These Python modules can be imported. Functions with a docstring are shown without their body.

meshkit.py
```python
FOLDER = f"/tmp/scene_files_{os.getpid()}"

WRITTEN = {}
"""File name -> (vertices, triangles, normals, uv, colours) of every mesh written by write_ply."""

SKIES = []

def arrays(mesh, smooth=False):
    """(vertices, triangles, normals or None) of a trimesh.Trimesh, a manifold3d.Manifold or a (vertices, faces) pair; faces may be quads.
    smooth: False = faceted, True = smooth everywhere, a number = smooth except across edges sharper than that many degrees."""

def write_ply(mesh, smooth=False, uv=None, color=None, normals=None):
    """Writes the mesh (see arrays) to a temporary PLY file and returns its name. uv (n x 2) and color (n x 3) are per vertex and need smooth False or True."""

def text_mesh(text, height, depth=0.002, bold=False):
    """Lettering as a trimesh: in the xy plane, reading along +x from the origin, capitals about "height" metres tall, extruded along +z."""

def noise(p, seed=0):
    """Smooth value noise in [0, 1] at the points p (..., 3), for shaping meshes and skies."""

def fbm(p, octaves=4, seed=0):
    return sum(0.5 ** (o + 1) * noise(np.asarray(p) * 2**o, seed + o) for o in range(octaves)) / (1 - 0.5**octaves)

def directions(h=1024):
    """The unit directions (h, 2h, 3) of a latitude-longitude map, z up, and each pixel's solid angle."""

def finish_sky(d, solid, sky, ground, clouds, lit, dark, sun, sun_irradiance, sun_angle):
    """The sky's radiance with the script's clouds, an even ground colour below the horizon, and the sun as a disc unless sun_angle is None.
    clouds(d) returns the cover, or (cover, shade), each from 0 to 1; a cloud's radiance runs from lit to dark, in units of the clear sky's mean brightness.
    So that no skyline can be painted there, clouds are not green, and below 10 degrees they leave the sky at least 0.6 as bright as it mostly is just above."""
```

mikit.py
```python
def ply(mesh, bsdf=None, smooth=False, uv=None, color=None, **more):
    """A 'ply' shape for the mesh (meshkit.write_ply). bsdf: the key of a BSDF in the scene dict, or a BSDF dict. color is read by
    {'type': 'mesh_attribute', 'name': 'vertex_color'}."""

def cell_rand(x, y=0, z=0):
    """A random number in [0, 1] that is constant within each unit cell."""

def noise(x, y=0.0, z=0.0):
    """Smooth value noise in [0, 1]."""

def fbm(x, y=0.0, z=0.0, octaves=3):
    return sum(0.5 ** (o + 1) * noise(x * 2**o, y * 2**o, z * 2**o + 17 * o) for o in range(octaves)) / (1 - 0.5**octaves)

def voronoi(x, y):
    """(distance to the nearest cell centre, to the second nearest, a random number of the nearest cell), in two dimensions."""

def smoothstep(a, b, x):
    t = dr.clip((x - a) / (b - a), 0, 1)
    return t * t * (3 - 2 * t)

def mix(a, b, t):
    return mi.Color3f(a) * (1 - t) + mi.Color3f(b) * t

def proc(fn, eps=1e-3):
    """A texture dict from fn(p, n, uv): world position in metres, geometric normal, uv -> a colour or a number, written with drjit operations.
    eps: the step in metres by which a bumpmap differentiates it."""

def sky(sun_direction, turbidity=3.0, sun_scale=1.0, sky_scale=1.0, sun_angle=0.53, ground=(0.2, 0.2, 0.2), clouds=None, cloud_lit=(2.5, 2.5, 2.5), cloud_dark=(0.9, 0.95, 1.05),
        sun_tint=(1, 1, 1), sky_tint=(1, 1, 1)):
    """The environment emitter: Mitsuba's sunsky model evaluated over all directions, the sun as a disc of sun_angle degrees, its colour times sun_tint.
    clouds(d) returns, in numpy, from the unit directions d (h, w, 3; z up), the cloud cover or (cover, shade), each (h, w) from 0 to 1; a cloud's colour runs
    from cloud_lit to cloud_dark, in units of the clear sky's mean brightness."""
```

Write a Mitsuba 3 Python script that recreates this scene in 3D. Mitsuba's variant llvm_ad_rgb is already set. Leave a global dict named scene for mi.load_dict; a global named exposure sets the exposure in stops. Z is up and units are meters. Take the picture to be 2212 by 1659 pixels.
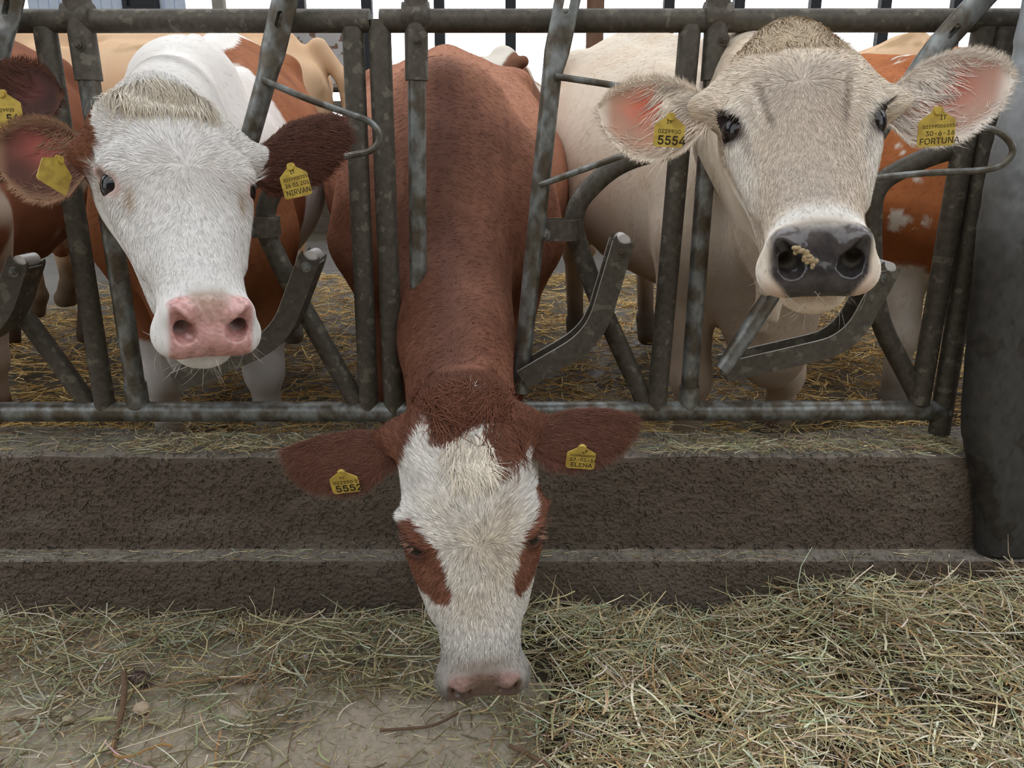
import math, random
import numpy as np
import trimesh
import shapely
from shapely.geometry import LineString, Polygon, Point
import drjit as dr
import mitsuba as mi
import mikit, meshkit

# ------------------------------------------------------------------ camera, sky, exposure
T = mi.ScalarTransform4f
W, H = 2212, 1659
FPX = 1680.0
PITCH = math.radians(16.3)
CAM = np.array([0.0, 0.0, 1.06])
FWD = np.array([0.0, math.cos(PITCH), -math.sin(PITCH)])
UP = np.array([0.0, math.sin(PITCH), math.cos(PITCH)])
RIGHT = np.array([1.0, 0.0, 0.0])
scene, labels = {}, {}
scene['camera'] = {'type': 'perspective', 'fov': 2 * math.degrees(math.atan(W / 2 / FPX)), 'fov_axis': 'x', 'near_clip': 0.05, 'far_clip': 200.0,
                   'to_world': T().look_at(origin=CAM.tolist(), target=(CAM + FWD).tolist(), up=[0, 0, 1])}
scene['sky'] = mikit.sky([0.25, 0.55, 0.8], turbidity=4.0, sun_scale=0.0, clouds=lambda d: (np.ones(d.shape[:2]), 0.25 + 0.0 * d[..., 0]),
                         cloud_lit=(1.9, 1.95, 2.0), cloud_dark=(1.2, 1.25, 1.3), ground=(0.25, 0.23, 0.2))
exposure = 3.35

# ------------------------------------------------------------------ helpers
rng = np.random.default_rng(7)


def at(px, py, Y):
    """The point of the plane y = Y seen at a pixel of the photograph."""
    d = FWD + RIGHT * ((px - W / 2) / FPX) + UP * ((H / 2 - py) / FPX)
    return CAM + d * (Y / d[1])


def at_z(px, py, Z):
    d = FWD + RIGHT * ((px - W / 2) / FPX) + UP * ((H / 2 - py) / FPX)
    return CAM + d * ((Z - CAM[2]) / d[2])


def nrm(v):
    v = np.asarray(v, float)
    return v / np.maximum(np.linalg.norm(v, axis=-1, keepdims=True), 1e-12)


def lab(key, label=None, cat=None, group=None, kind=None):
    d = labels.setdefault(key, {})
    for k, v in (('label', label), ('category', cat), ('group', group), ('kind', kind)):
        if v:
            d[k] = v


def add(key, mesh, bsdf, smooth=30, **kw):
    n, k = 0, key
    while k in scene:
        n += 1
        k = '%s_%03d' % (key, n)
    scene[k] = mikit.ply(mesh, bsdf, smooth=smooth, **kw)
    return k


def add_raw(key, v, f, n, c, bsdf):
    """A mesh with its own normals and vertex colours."""
    path = meshkit.write_ply((v, f), False, None, c, normals=n)
    scene[key] = {'type': 'ply', 'filename': path, 'face_normals': False, 'bsdf': {'type': 'ref', 'id': bsdf}}
    return key


def tm(v, f):
    return trimesh.Trimesh(np.asarray(v, float), np.asarray(f, int), process=False)


def join(ms):
    return trimesh.util.concatenate([m if isinstance(m, trimesh.Trimesh) else tm(*m) for m in ms])


def smooth_path(pts, k=8, closed=False):
    p = np.asarray(pts, float)
    q = np.vstack([p[-1:], p, p[:2]]) if closed else np.vstack([2 * p[0] - p[1], p, 2 * p[-1] - p[-2]])
    out = []
    for i in range(len(q) - 3):
        a, b, c, d = q[i:i + 4]
        for t in np.linspace(0, 1, k, endpoint=False):
            out.append(0.5 * (2 * b + (c - a) * t + (2 * a - 5 * b + 4 * c - d) * t * t + (3 * b - a - 3 * c + d) * t ** 3))
    if not closed:
        out.append(q[-2])
    return np.array(out)


def bend_path(pts, r=0.05, k=6):
    """A polyline with its corners rounded."""
    p = [np.asarray(x, float) for x in pts]
    out = [p[0]]
    for a, b, c in zip(p, p[1:], p[2:]):
        u, v = nrm(a - b), nrm(c - b)
        m = min(r, np.linalg.norm(a - b) * .45, np.linalg.norm(c - b) * .45)
        s, e = b + u * m, b + v * m
        for t in np.linspace(0, 1, k):
            out.append((1 - t) ** 2 * s + 2 * t * (1 - t) * b + t * t * e)
    out.append(p[-1])
    return np.array(out)


def tube(pts, r, n=14, cap=True, squash=1.0, up=None):
    p = np.asarray(pts, float)
    m = len(p)
    r = np.broadcast_to(np.asarray(r, float), (m,))
    t = nrm(np.gradient(p, axis=0))
    a = np.cross(t[0], up if up is not None else ([0, 1, 0] if abs(t[0][1]) < .9 else [1, 0, 0]))
    a = nrm(a)
    A = []
    for i in range(m):
        a = nrm(a - t[i] * np.dot(a, t[i]))
        A.append(a)
    A = np.array(A)
    B = np.cross(t, A)
    th = np.arange(n) * 2 * np.pi / n
    v = p[:, None] + r[:, None, None] * (np.cos(th)[None, :, None] * A[:, None] + squash * np.sin(th)[None, :, None] * B[:, None])
    i, j = np.meshgrid(np.arange(m - 1), np.arange(n), indexing='ij')
    q = np.stack([i * n + j, i * n + (j + 1) % n, (i + 1) * n + (j + 1) % n, (i + 1) * n + j], -1).reshape(-1, 4)
    v = v.reshape(-1, 3)
    f = np.vstack([q[:, [0, 1, 2]], q[:, [0, 2, 3]]])
    if cap:
        k = len(v)
        v = np.vstack([v, p[:1], p[-1:]])
        j = np.arange(n)
        f = np.vstack([f, np.stack([np.full(n, k), (j + 1) % n, j], 1), np.stack([np.full(n, k + 1), (m - 1) * n + j, (m - 1) * n + (j + 1) % n], 1)])
    return tm(v, f)


def cbox(c, size, bev=0.004, rot=None):
    s = np.asarray(size, float) / 2
    b = min(bev, s.min() * .9)
    pts = []
    for sx in (-1, 1):
        for sy in (-1, 1):
            for sz in (-1, 1):
                for k in range(3):
                    o = s - b
                    o[k] = s[k]
                    pts.append(np.array([sx, sy, sz]) * o)
    m = trimesh.convex.convex_hull(np.array(pts))
    v = np.array(m.vertices)
    if rot is not None:
        v = v @ np.asarray(rot).T
    return tm(v + np.asarray(c, float), m.faces)


def hexbolt(c, axis, r=0.011, h=0.010, shank=0.0):
    axis = nrm(axis)
    ms = []
    x = nrm(np.cross(axis, [0.3, 0.2, 0.93]))
    y = np.cross(axis, x)
    th = np.arange(6) * np.pi / 3
    ring = lambda rr, z: np.array([np.asarray(c) + rr * (math.cos(a) * x + math.sin(a) * y) + axis * z for a in th])
    ms.append(trimesh.convex.convex_hull(np.vstack([ring(r, 0), ring(r, h * .8), ring(r * .82, h)])))
    th = np.arange(16) * np.pi / 8
    ms.append(trimesh.convex.convex_hull(np.vstack([ring(r * 1.5, -0.003), ring(r * 1.5, 0.001)])))
    th = np.arange(10) * np.pi / 5
    ms.append(trimesh.convex.convex_hull(np.vstack([ring(r * .5, 0), ring(r * .5, h * 1.5)])))
    return join(ms)


def plate(poly, Y, th):
    """A polygon in (x, z) as a plate, its middle at y = Y."""
    ms = []
    for g in getattr(poly, 'geoms', [poly]):
        m = trimesh.creation.extrude_polygon(g, th, engine='earcut')
        v = np.array(m.vertices)
        ms.append(tm(np.stack([v[:, 0], Y + th / 2 - v[:, 2], v[:, 1]], 1), m.faces))
    return join(ms)


def pxz(pts, Y):
    return [tuple(at(x, y, Y)[[0, 2]]) for x, y in pts]


def vnoise(p, s, seed=0, o=3):
    return meshkit.fbm(np.asarray(p) * s, o, seed) - 0.5


def sstep(a, b, x):
    t = np.clip((x - a) / (b - a), 0, 1)
    return t * t * (3 - 2 * t)


# ------------------------------------------------------------------ materials
def mat(key, fn=None, color=None, rough=0.7, metallic=0.0, spec=0.3, bump=None, bscale=1.0, eps=1e-3, **kw):
    col = mikit.proc(fn) if fn else ({'type': 'rgb', 'value': list(color)} if color is not None else {'type': 'mesh_attribute', 'name': 'vertex_color'})
    b = {'type': 'principled', 'base_color': col, 'roughness': rough, 'metallic': metallic, 'specular': spec, **kw}
    if bump:
        b = {'type': 'bumpmap', 'arbitrary': mikit.proc(bump, eps), 'scale': bscale, 'bsdf': b}
    scene[key] = {'type': 'twosided', 'bsdf': b}


fbm, vor, mix, sst = mikit.fbm, mikit.voronoi, mikit.mix, mikit.smoothstep


def steel_col(p, n, uv):
    a = fbm(p.x * 42, p.y * 42, p.z * 24, 4)
    b = fbm(p.x * 90 + 3, p.y * 90, p.z * 60, 2)
    c = mix((0.17, 0.18, 0.175), (0.28, 0.30, 0.295), b)
    dirt_shade = mix((0.070, 0.058, 0.042), (0.13, 0.112, 0.085), b)
    return mix(c, dirt_shade, sst(0.30, 0.66, a))


def dirty_col(p, n, uv):
    a = fbm(p.x * 55, p.y * 55, p.z * 42, 4)
    b = fbm(p.x * 110 + 3, p.y * 110, p.z * 80, 2)
    c = mix((0.050, 0.043, 0.033), (0.110, 0.096, 0.076), b)
    return mix(c, mi.Color3f(0.17, 0.155, 0.12), sst(0.60, 0.70, a) * 0.7)


mat('steel', steel_col, rough=0.42, metallic=0.55, spec=0.5)
mat('dirty_steel', dirty_col, rough=0.55, metallic=0.25, spec=0.4)
mat('zinc', color=(0.72, 0.73, 0.74), rough=0.35, metallic=0.5, spec=0.5)
mat('worn_glint_steel', color=(0.42, 0.40, 0.36), rough=0.4, metallic=0.5, spec=0.5)
mat('fur', None, rough=0.75, spec=0.18)
mat('skin', None, rough=0.42, spec=0.5)
mat('wet_skin', None, rough=0.22, spec=0.6)
# ------------------------------------------------------------------ the setting
def concrete_col(p, n, uv):
    a = fbm(p.x * 5, p.y * 5, p.z * 5, 4)
    b = fbm(p.x * 60, p.y * 60, p.z * 60, 3)
    c = mix((0.078, 0.059, 0.044), (0.128, 0.102, 0.078), a)
    c = mix(c, mi.Color3f(0.155, 0.130, 0.104), sst(0.52, 0.70, fbm(p.x * 3.1 + 4, p.y * 3, p.z * 9, 4)) * 0.55)
    c = mix(c, mi.Color3f(0.26, 0.235, 0.20), sst(0.6, 0.9, n.z) * (0.35 + 0.6 * fbm(p.x * 18, p.y * 18, 0.0, 3)))  # top light and settled dust painted pale on upward faces
    return c * (0.75 + 0.5 * b)


def conc_bump(p, n, uv):
    pit = sst(0.60, 0.75, fbm(p.x * 120, p.y * 60, p.z * 90, 2))
    pit2 = sst(0.66, 0.78, fbm(p.x * 80, p.y * 80, p.z * 80, 2))
    return 0.0065 * fbm(p.x * 150, p.y * 150, p.z * 140, 3) - 0.008 * pit - 0.012 * pit2 + 0.004 * fbm(p.x * 14, p.y * 14, p.z * 14, 3)


def floor_col(p, n, uv):
    a = fbm(p.x * 7, p.y * 7, 0.0, 4)
    b = fbm(p.x * 130, p.y * 130, 0.0, 3)
    return mix((0.25, 0.208, 0.156), (0.38, 0.33, 0.26), a) * (0.75 + 0.5 * b)


def mud_col(p, n, uv):
    a = fbm(p.x * 6, p.y * 6, p.z * 2, 4)
    return mix((0.022, 0.017, 0.011), (0.07, 0.053, 0.032), a)


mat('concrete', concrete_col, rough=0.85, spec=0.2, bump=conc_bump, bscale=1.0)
mat('floor_conc', floor_col, rough=0.8, spec=0.25)
mat('mud', mud_col, rough=0.5, spec=0.4)
mat('roof_mat', color=(0.16, 0.14, 0.12), rough=0.9)
mat('dark_steel', color=(0.022, 0.024, 0.028), rough=0.5, metallic=0.2)
mat('outside', color=(0.30, 0.28, 0.24), rough=0.95)

BARN_Z = 0.27          # the cows' floor
CURB_Y = 1.69          # the kerb's front face
LEDGE_Y = 1.628


def strip(name, y0, y1, x0, x1, nx, ny, zf, m, kind='structure'):
    x, y = np.meshgrid(np.linspace(x0, x1, nx), np.linspace(y0, y1, ny), indexing='ij')
    z = zf(x, y)
    v = np.stack([x, y, z], -1).reshape(-1, 3)
    i, j = np.meshgrid(np.arange(nx - 1), np.arange(ny - 1), indexing='ij')
    a = i * ny + j
    f = np.vstack([np.stack([a, a + ny, a + ny + 1], -1).reshape(-1, 3), np.stack([a, a + ny + 1, a + 1], -1).reshape(-1, 3)])
    add(name, tm(v, f), m, smooth=True)
    if kind:
        lab(name, kind=kind)


strip('floor', -8, LEDGE_Y + 0.02, -9, 9, 140, 90, lambda x, y: 0.004 * vnoise(np.stack([x * 3, y * 3, 0 * x], -1), 1, 3), 'floor_conc')
strip('barn_floor', CURB_Y + 0.20, 9.0, -9, 9, 160, 120, lambda x, y: BARN_Z - 0.02 + 0.10 * vnoise(np.stack([x * 2.4, y * 2.4, 0 * x], -1), 1, 5, 4), 'mud')
lab('barn_floor', 'muddy concrete stall floor behind the feed fence')

# the kerb: a concrete upstand with a ledge along its foot, its right end cut off at a slant
CT = at(1100, 985, CURB_Y)[2]
LT = at(1100, 1188, CURB_Y)[2]
xe_top, xe_bot = at(2110, 990, CURB_Y)[0], at(2142, 1185, CURB_Y)[0]


def kerb_mesh():
    xs = np.linspace(-4.2, 1.0, 260)
    prof = []
    pts = [(LEDGE_Y, -0.02), (LEDGE_Y, LT - 0.012), (LEDGE_Y + 0.006, LT), (CURB_Y - 0.004, LT + 0.004), (CURB_Y, LT + 0.012)]
    pts += [(CURB_Y, LT + (CT - LT) * t) for t in np.linspace(.1, .93, 12)]
    pts += [(CURB_Y + 0.006, CT - 0.006), (CURB_Y + 0.016, CT), (CURB_Y + 0.05, CT + .004), (CURB_Y + 0.10, CT + .004), (CURB_Y + 0.16, CT), (CURB_Y + 0.215, CT - .004), (CURB_Y + .222, CT - .012), (CURB_Y + .225, 0.15)]
    y = np.array([p[0] for p in pts])
    z = np.array([p[1] for p in pts])
    V = []
    for x_ in np.r_[np.linspace(-8.85, -2.2, 24)[:-1], np.linspace(-2.2, 1.7, 360), np.linspace(1.7, 8.85, 24)[1:]]:
        k = np.clip((z - LT) / (CT - LT), -1, 1)
        xr = 1.9 + 0 * k
        x = x_ + 0 * k
        V.append(np.stack([x, y, z], 1))
    V = np.array(V)
    P = V.reshape(-1, 3)
    q = np.stack([P[:, 0], P[:, 1] * 1.0, P[:, 2]], 1)
    d = 0.010 * vnoise(q, 9, 11, 4) + 0.008 * vnoise(q, 40, 12, 2)
    top = (P[:, 2] > CT - 0.02)
    face = ~top
    P = P.copy()
    P[face, 1] -= d[face] * (P[face, 2] > 0)
    # scooped hollows along the top, worn by the cows' necks
    sc = np.zeros(len(P))
    for cx, w in ((at(1600, 930, 1.8)[0], .30), (at(480, 930, 1.8)[0], .28), (-1.9, .3)):
        sc += np.exp(-((P[:, 0] - cx) / w) ** 4) * np.exp(-((P[:, 1] - (CURB_Y + .15)) / .075) ** 2)
    P[top, 2] += d[top] * 1.2 - 0.035 * sc[top]
    n, m = V.shape[:2]
    i, j = np.meshgrid(np.arange(n - 1), np.arange(m - 1), indexing='ij')
    a = i * m + j
    f = np.vstack([np.stack([a, a + m, a + m + 1], -1).reshape(-1, 3), np.stack([a, a + m + 1, a + 1], -1).reshape(-1, 3)])
    k = len(P)
    endc = P[-m:].mean(0)
    P = np.vstack([P, endc])
    jj = np.arange(m - 1)
    f = np.vstack([f, np.stack([(n - 1) * m + jj, np.full(m - 1, k), (n - 1) * m + jj + 1], 1)[:, [0, 2, 1]]])
    return tm(P, f)


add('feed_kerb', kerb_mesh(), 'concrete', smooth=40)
lab('feed_kerb', 'long rough brown concrete kerb with a ledge along its foot, below the feed fence', 'kerb')

# the column at the right end of the fence
def pillar_mesh():
    px = [(2225, 60), (2212, 127), (2186, 250), (2159, 372), (2140, 477), (2133, 526), (2120, 673), (2106, 810), (2100, 938), (2110, 1000), (2124, 1085), (2140, 1180), (2150, 1240)]
    P = np.array([at(x, y, 1.632) for x, y in px[:-2]])
    P = np.vstack([P, at(2136, 1165, 1.632)])
    P[-1][2] = LT + .010
    P = np.vstack([P[0] + (P[0] - P[1]) * 3.5, P])
    P = smooth_path(P, 5)
    ang = np.linspace(0, np.pi / 2, 8)
    rows = []
    for p in P:
        e = 0.004 * (meshkit.noise(np.array([p[2] * 60, 0, 0])) - .5)
        row = [p + [0.6, 0.052, 0], p + [e + .004, 0.052, 0]]
        row += [p + [e + 0.045 * (1 - math.cos(a)), 0.045 * (1 - math.sin(a)), 0] for a in ang]
        row += [p + [0.10, 0.004, 0], p + [0.13, 0.016, 0], p + [0.6, 0.016, 0]]
        rows.append(row)
    V = np.array(rows)
    n, m = V.shape[:2]
    i, j = np.meshgrid(np.arange(n - 1), np.arange(m - 1), indexing='ij')
    a = i * m + j
    f = np.vstack([np.stack([a, a + m, a + m + 1], -1).reshape(-1, 3), np.stack([a, a + m + 1, a + 1], -1).reshape(-1, 3)])
    return tm(V.reshape(-1, 3), f)


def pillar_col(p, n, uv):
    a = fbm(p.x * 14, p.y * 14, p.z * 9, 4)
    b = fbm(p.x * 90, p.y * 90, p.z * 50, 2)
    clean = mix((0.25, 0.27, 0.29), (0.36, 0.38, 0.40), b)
    dirt_shade = mix((0.018, 0.016, 0.014), (0.045, 0.04, 0.034), b)
    k = sst(1.22, 0.80, p.z + 0.12 * (a - 0.5) - (p.x - 1.05) * 0.6) * 0.95 + sst(0.54, 0.7, a) * 0.4  # darker low and to the right: mud plus shade painted in
    return mix(clean, dirt_shade, dr.clip(k, 0, 1))


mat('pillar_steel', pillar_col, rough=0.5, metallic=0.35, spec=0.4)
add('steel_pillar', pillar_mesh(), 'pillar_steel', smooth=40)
lab('steel_pillar', 'grey galvanised steel pillar with a muddy foot and shade painted on at the right end of the feed fence', 'pillar')

# unseen roof slabs, edges and open gap placed to shape the light; far side open between posts
roof = []
for y0, y1, z0, z1 in ((0.95, 2.15, 3.7, 3.9), (6.4, 9.0, 4.5, 3.7)):
    v = np.array([[-9, y0, z0], [9, y0, z0], [9, y1, z1], [-9, y1, z1]], float)
    v = np.vstack([v, v + [0, 0, .12]])
    roof.append(tm(v, trimesh.convex.convex_hull(v).faces) if False else trimesh.convex.convex_hull(v))
add('ceiling', join(roof), 'roof_mat', smooth=False)
lab('ceiling', kind='structure')
for nm, x in (('wall_left', -9.0), ('wall_right', 9.0)):
    add(nm, cbox([x, 4.6, 2.0], [0.2, 8.8, 4.2]), 'roof_mat', smooth=False)
    lab(nm, kind='structure')
add('ground', tm(np.array([[-80, 9.0, 0.2], [80, 9.0, 0.2], [80, 120, 0.2], [-80, 120, 0.2], [-80, -60, -.03], [80, -60, -.03], [80, -8.0, -.03], [-80, -8.0, -.03]], float), [[0, 1, 2], [0, 2, 3], [4, 5, 6], [4, 6, 7]]), 'outside', smooth=False)
lab('ground', kind='structure')
add('wall_light_block', cbox([0, -4.0, 2.0], [18, 0.2, 4.1]), 'roof_mat', smooth=False)  # unseen wall added behind the camera to cut low frontal light
lab('wall_light_block', kind='structure')
add('wall_back', cbox([0, 9.0, 0.65], [18, 0.16, 1.1]), 'concrete', smooth=False)  # unseen low wall, raised to hold back light from the far side
lab('wall_back', kind='structure')
# ------------------------------------------------------------------ the feed fence (self-locking head yokes)
FY = 1.80


def P(x, y, d=0.0):
    return at(x, y, FY + d)


def panel(key, label, top, bottom, posts, sleeves, bents, clamps):
    add(key + '__top_rail', tube(np.array([P(x, y) for x, y in top]), 0.0238, 18), 'dirty_steel')
    add(key + '__bottom_rail', tube(np.array([P(x, y) for x, y in bottom]), 0.0245, 18), 'steel')
    for pts, r, m in posts:
        add(key + '__post', tube(np.array([P(x, y) for x, y in pts]), r, 16), m)
    for (x0, y0), (x1, y1), r, bolt, z0, z1 in sleeves:
        a, b = P(x0, y0), P(x1, y1)
        add(key + '__galvanised_post', tube(np.array([a, b]), r, 18), 'steel')
        ax = nrm(b - a)
        k = add(key + '__sleeve', tube(np.array([a - ax * .035, a + ax * z0]), r * 1.25, 18), 'dirty_steel')
        add(k + '__bolt', hexbolt(P(*bolt) + [0, -r * 1.22, 0], [0, -1, 0], 0.009, 0.007), 'dirty_steel')
        # the saddle over the top rail
        add(k + '__saddle', tube(np.array([a + [-.028, 0, .002], a + [.028, 0, .002]]), 0.0285, 18), 'dirty_steel')
        if z1:
            add(key + '__foot_sleeve', tube(np.array([b - ax * z1, b]), r * 1.16, 18), 'steel')
    for pts in bents:
        add(key + '__bent_brace', tube(bend_path([P(x, y, .015) for x, y in pts], 0.11, 10), 0.0225, 16), 'dirty_steel')
    for (x0, y0, x1, y1, bx, by) in clamps:
        Y = FY - 0.045
        pa, pb = at(x0, y0, Y), at(x1, y1, Y)
        cz, hz = (pa[2] + pb[2]) / 2, abs(pa[2] - pb[2]) / 2
        loop = []
        xa, xb, r = pa[0] + .012, pb[0] - .03, 0.032
        for t in np.linspace(-np.pi / 2, np.pi / 2, 10):
            loop.append((xb + r * math.cos(t), FY - .010 + r * math.sin(t)))
        loop = [(xa, FY - .010 - r)] + loop + [(xa, FY - .010 + r)]
        ring = LineString(loop).buffer(0.0035, cap_style=2)
        m = trimesh.creation.extrude_polygon(ring, 2 * hz, engine='earcut')
        v = np.array(m.vertices)
        v[:, 2] += cz - hz
        k = add(key + '__clamp', tm(v, m.faces), 'dirty_steel')
        add(k + '__bolt', hexbolt(at(bx, by, Y) + [0, -.003, 0], [0, -1, 0], 0.0095, 0.009), 'steel')
    lab(key, label, 'feed fence')


panel('feed_fence', 'left panel of the grey steel feed fence, around the white-faced cow',
      [(-700, 46), (800, 45)], [(-700, 890), (852, 889)],
      [([(97, 60), (163, 470), (228, 882)], 0.0235, 'dirty_steel'), ([(762, 60), (797, 882)], 0.0235, 'dirty_steel'), ([(819, 45), (853, 930)], 0.0245, 'dirty_steel')],
      [((172, 38), (299, 878), 0.0225, (185, 100), .125, .06)],
      [[(-60, 340), (-160, 480), (22, 640), (196, 878)], [(766, 296), (628, 345), (558, 470), (640, 640), (776, 878)]],
      [(530, 470, 592, 514, 538, 500)])
panel('feed_fence_001', 'right panel of the grey steel feed fence, around the two cows on the right',
      [(822, 45), (2330, 44)], [(860, 889), (2045, 886)],
      [([(1491, 55), (1418, 882)], 0.0238, 'dirty_steel'), ([(2125, 60), (1985, 872)], 0.0238, 'dirty_steel'), ([(2168, 60), (2028, 935)], 0.0245, 'dirty_steel')],
      [((899, 38), (906, 885), 0.0200, (904, 90), .125, 0), ((1549, 38), (1486, 880), 0.0205, (1556, 88), .125, .055)],
      [[(1452, 318), (1330, 352), (1226, 455), (1282, 625), (1393, 868)], [(2092, 312), (1985, 345), (1885, 400), (1882, 560), (1896, 690), (1985, 860)]],
      [(1156, 476, 1252, 521, 1175, 507)])


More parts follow.
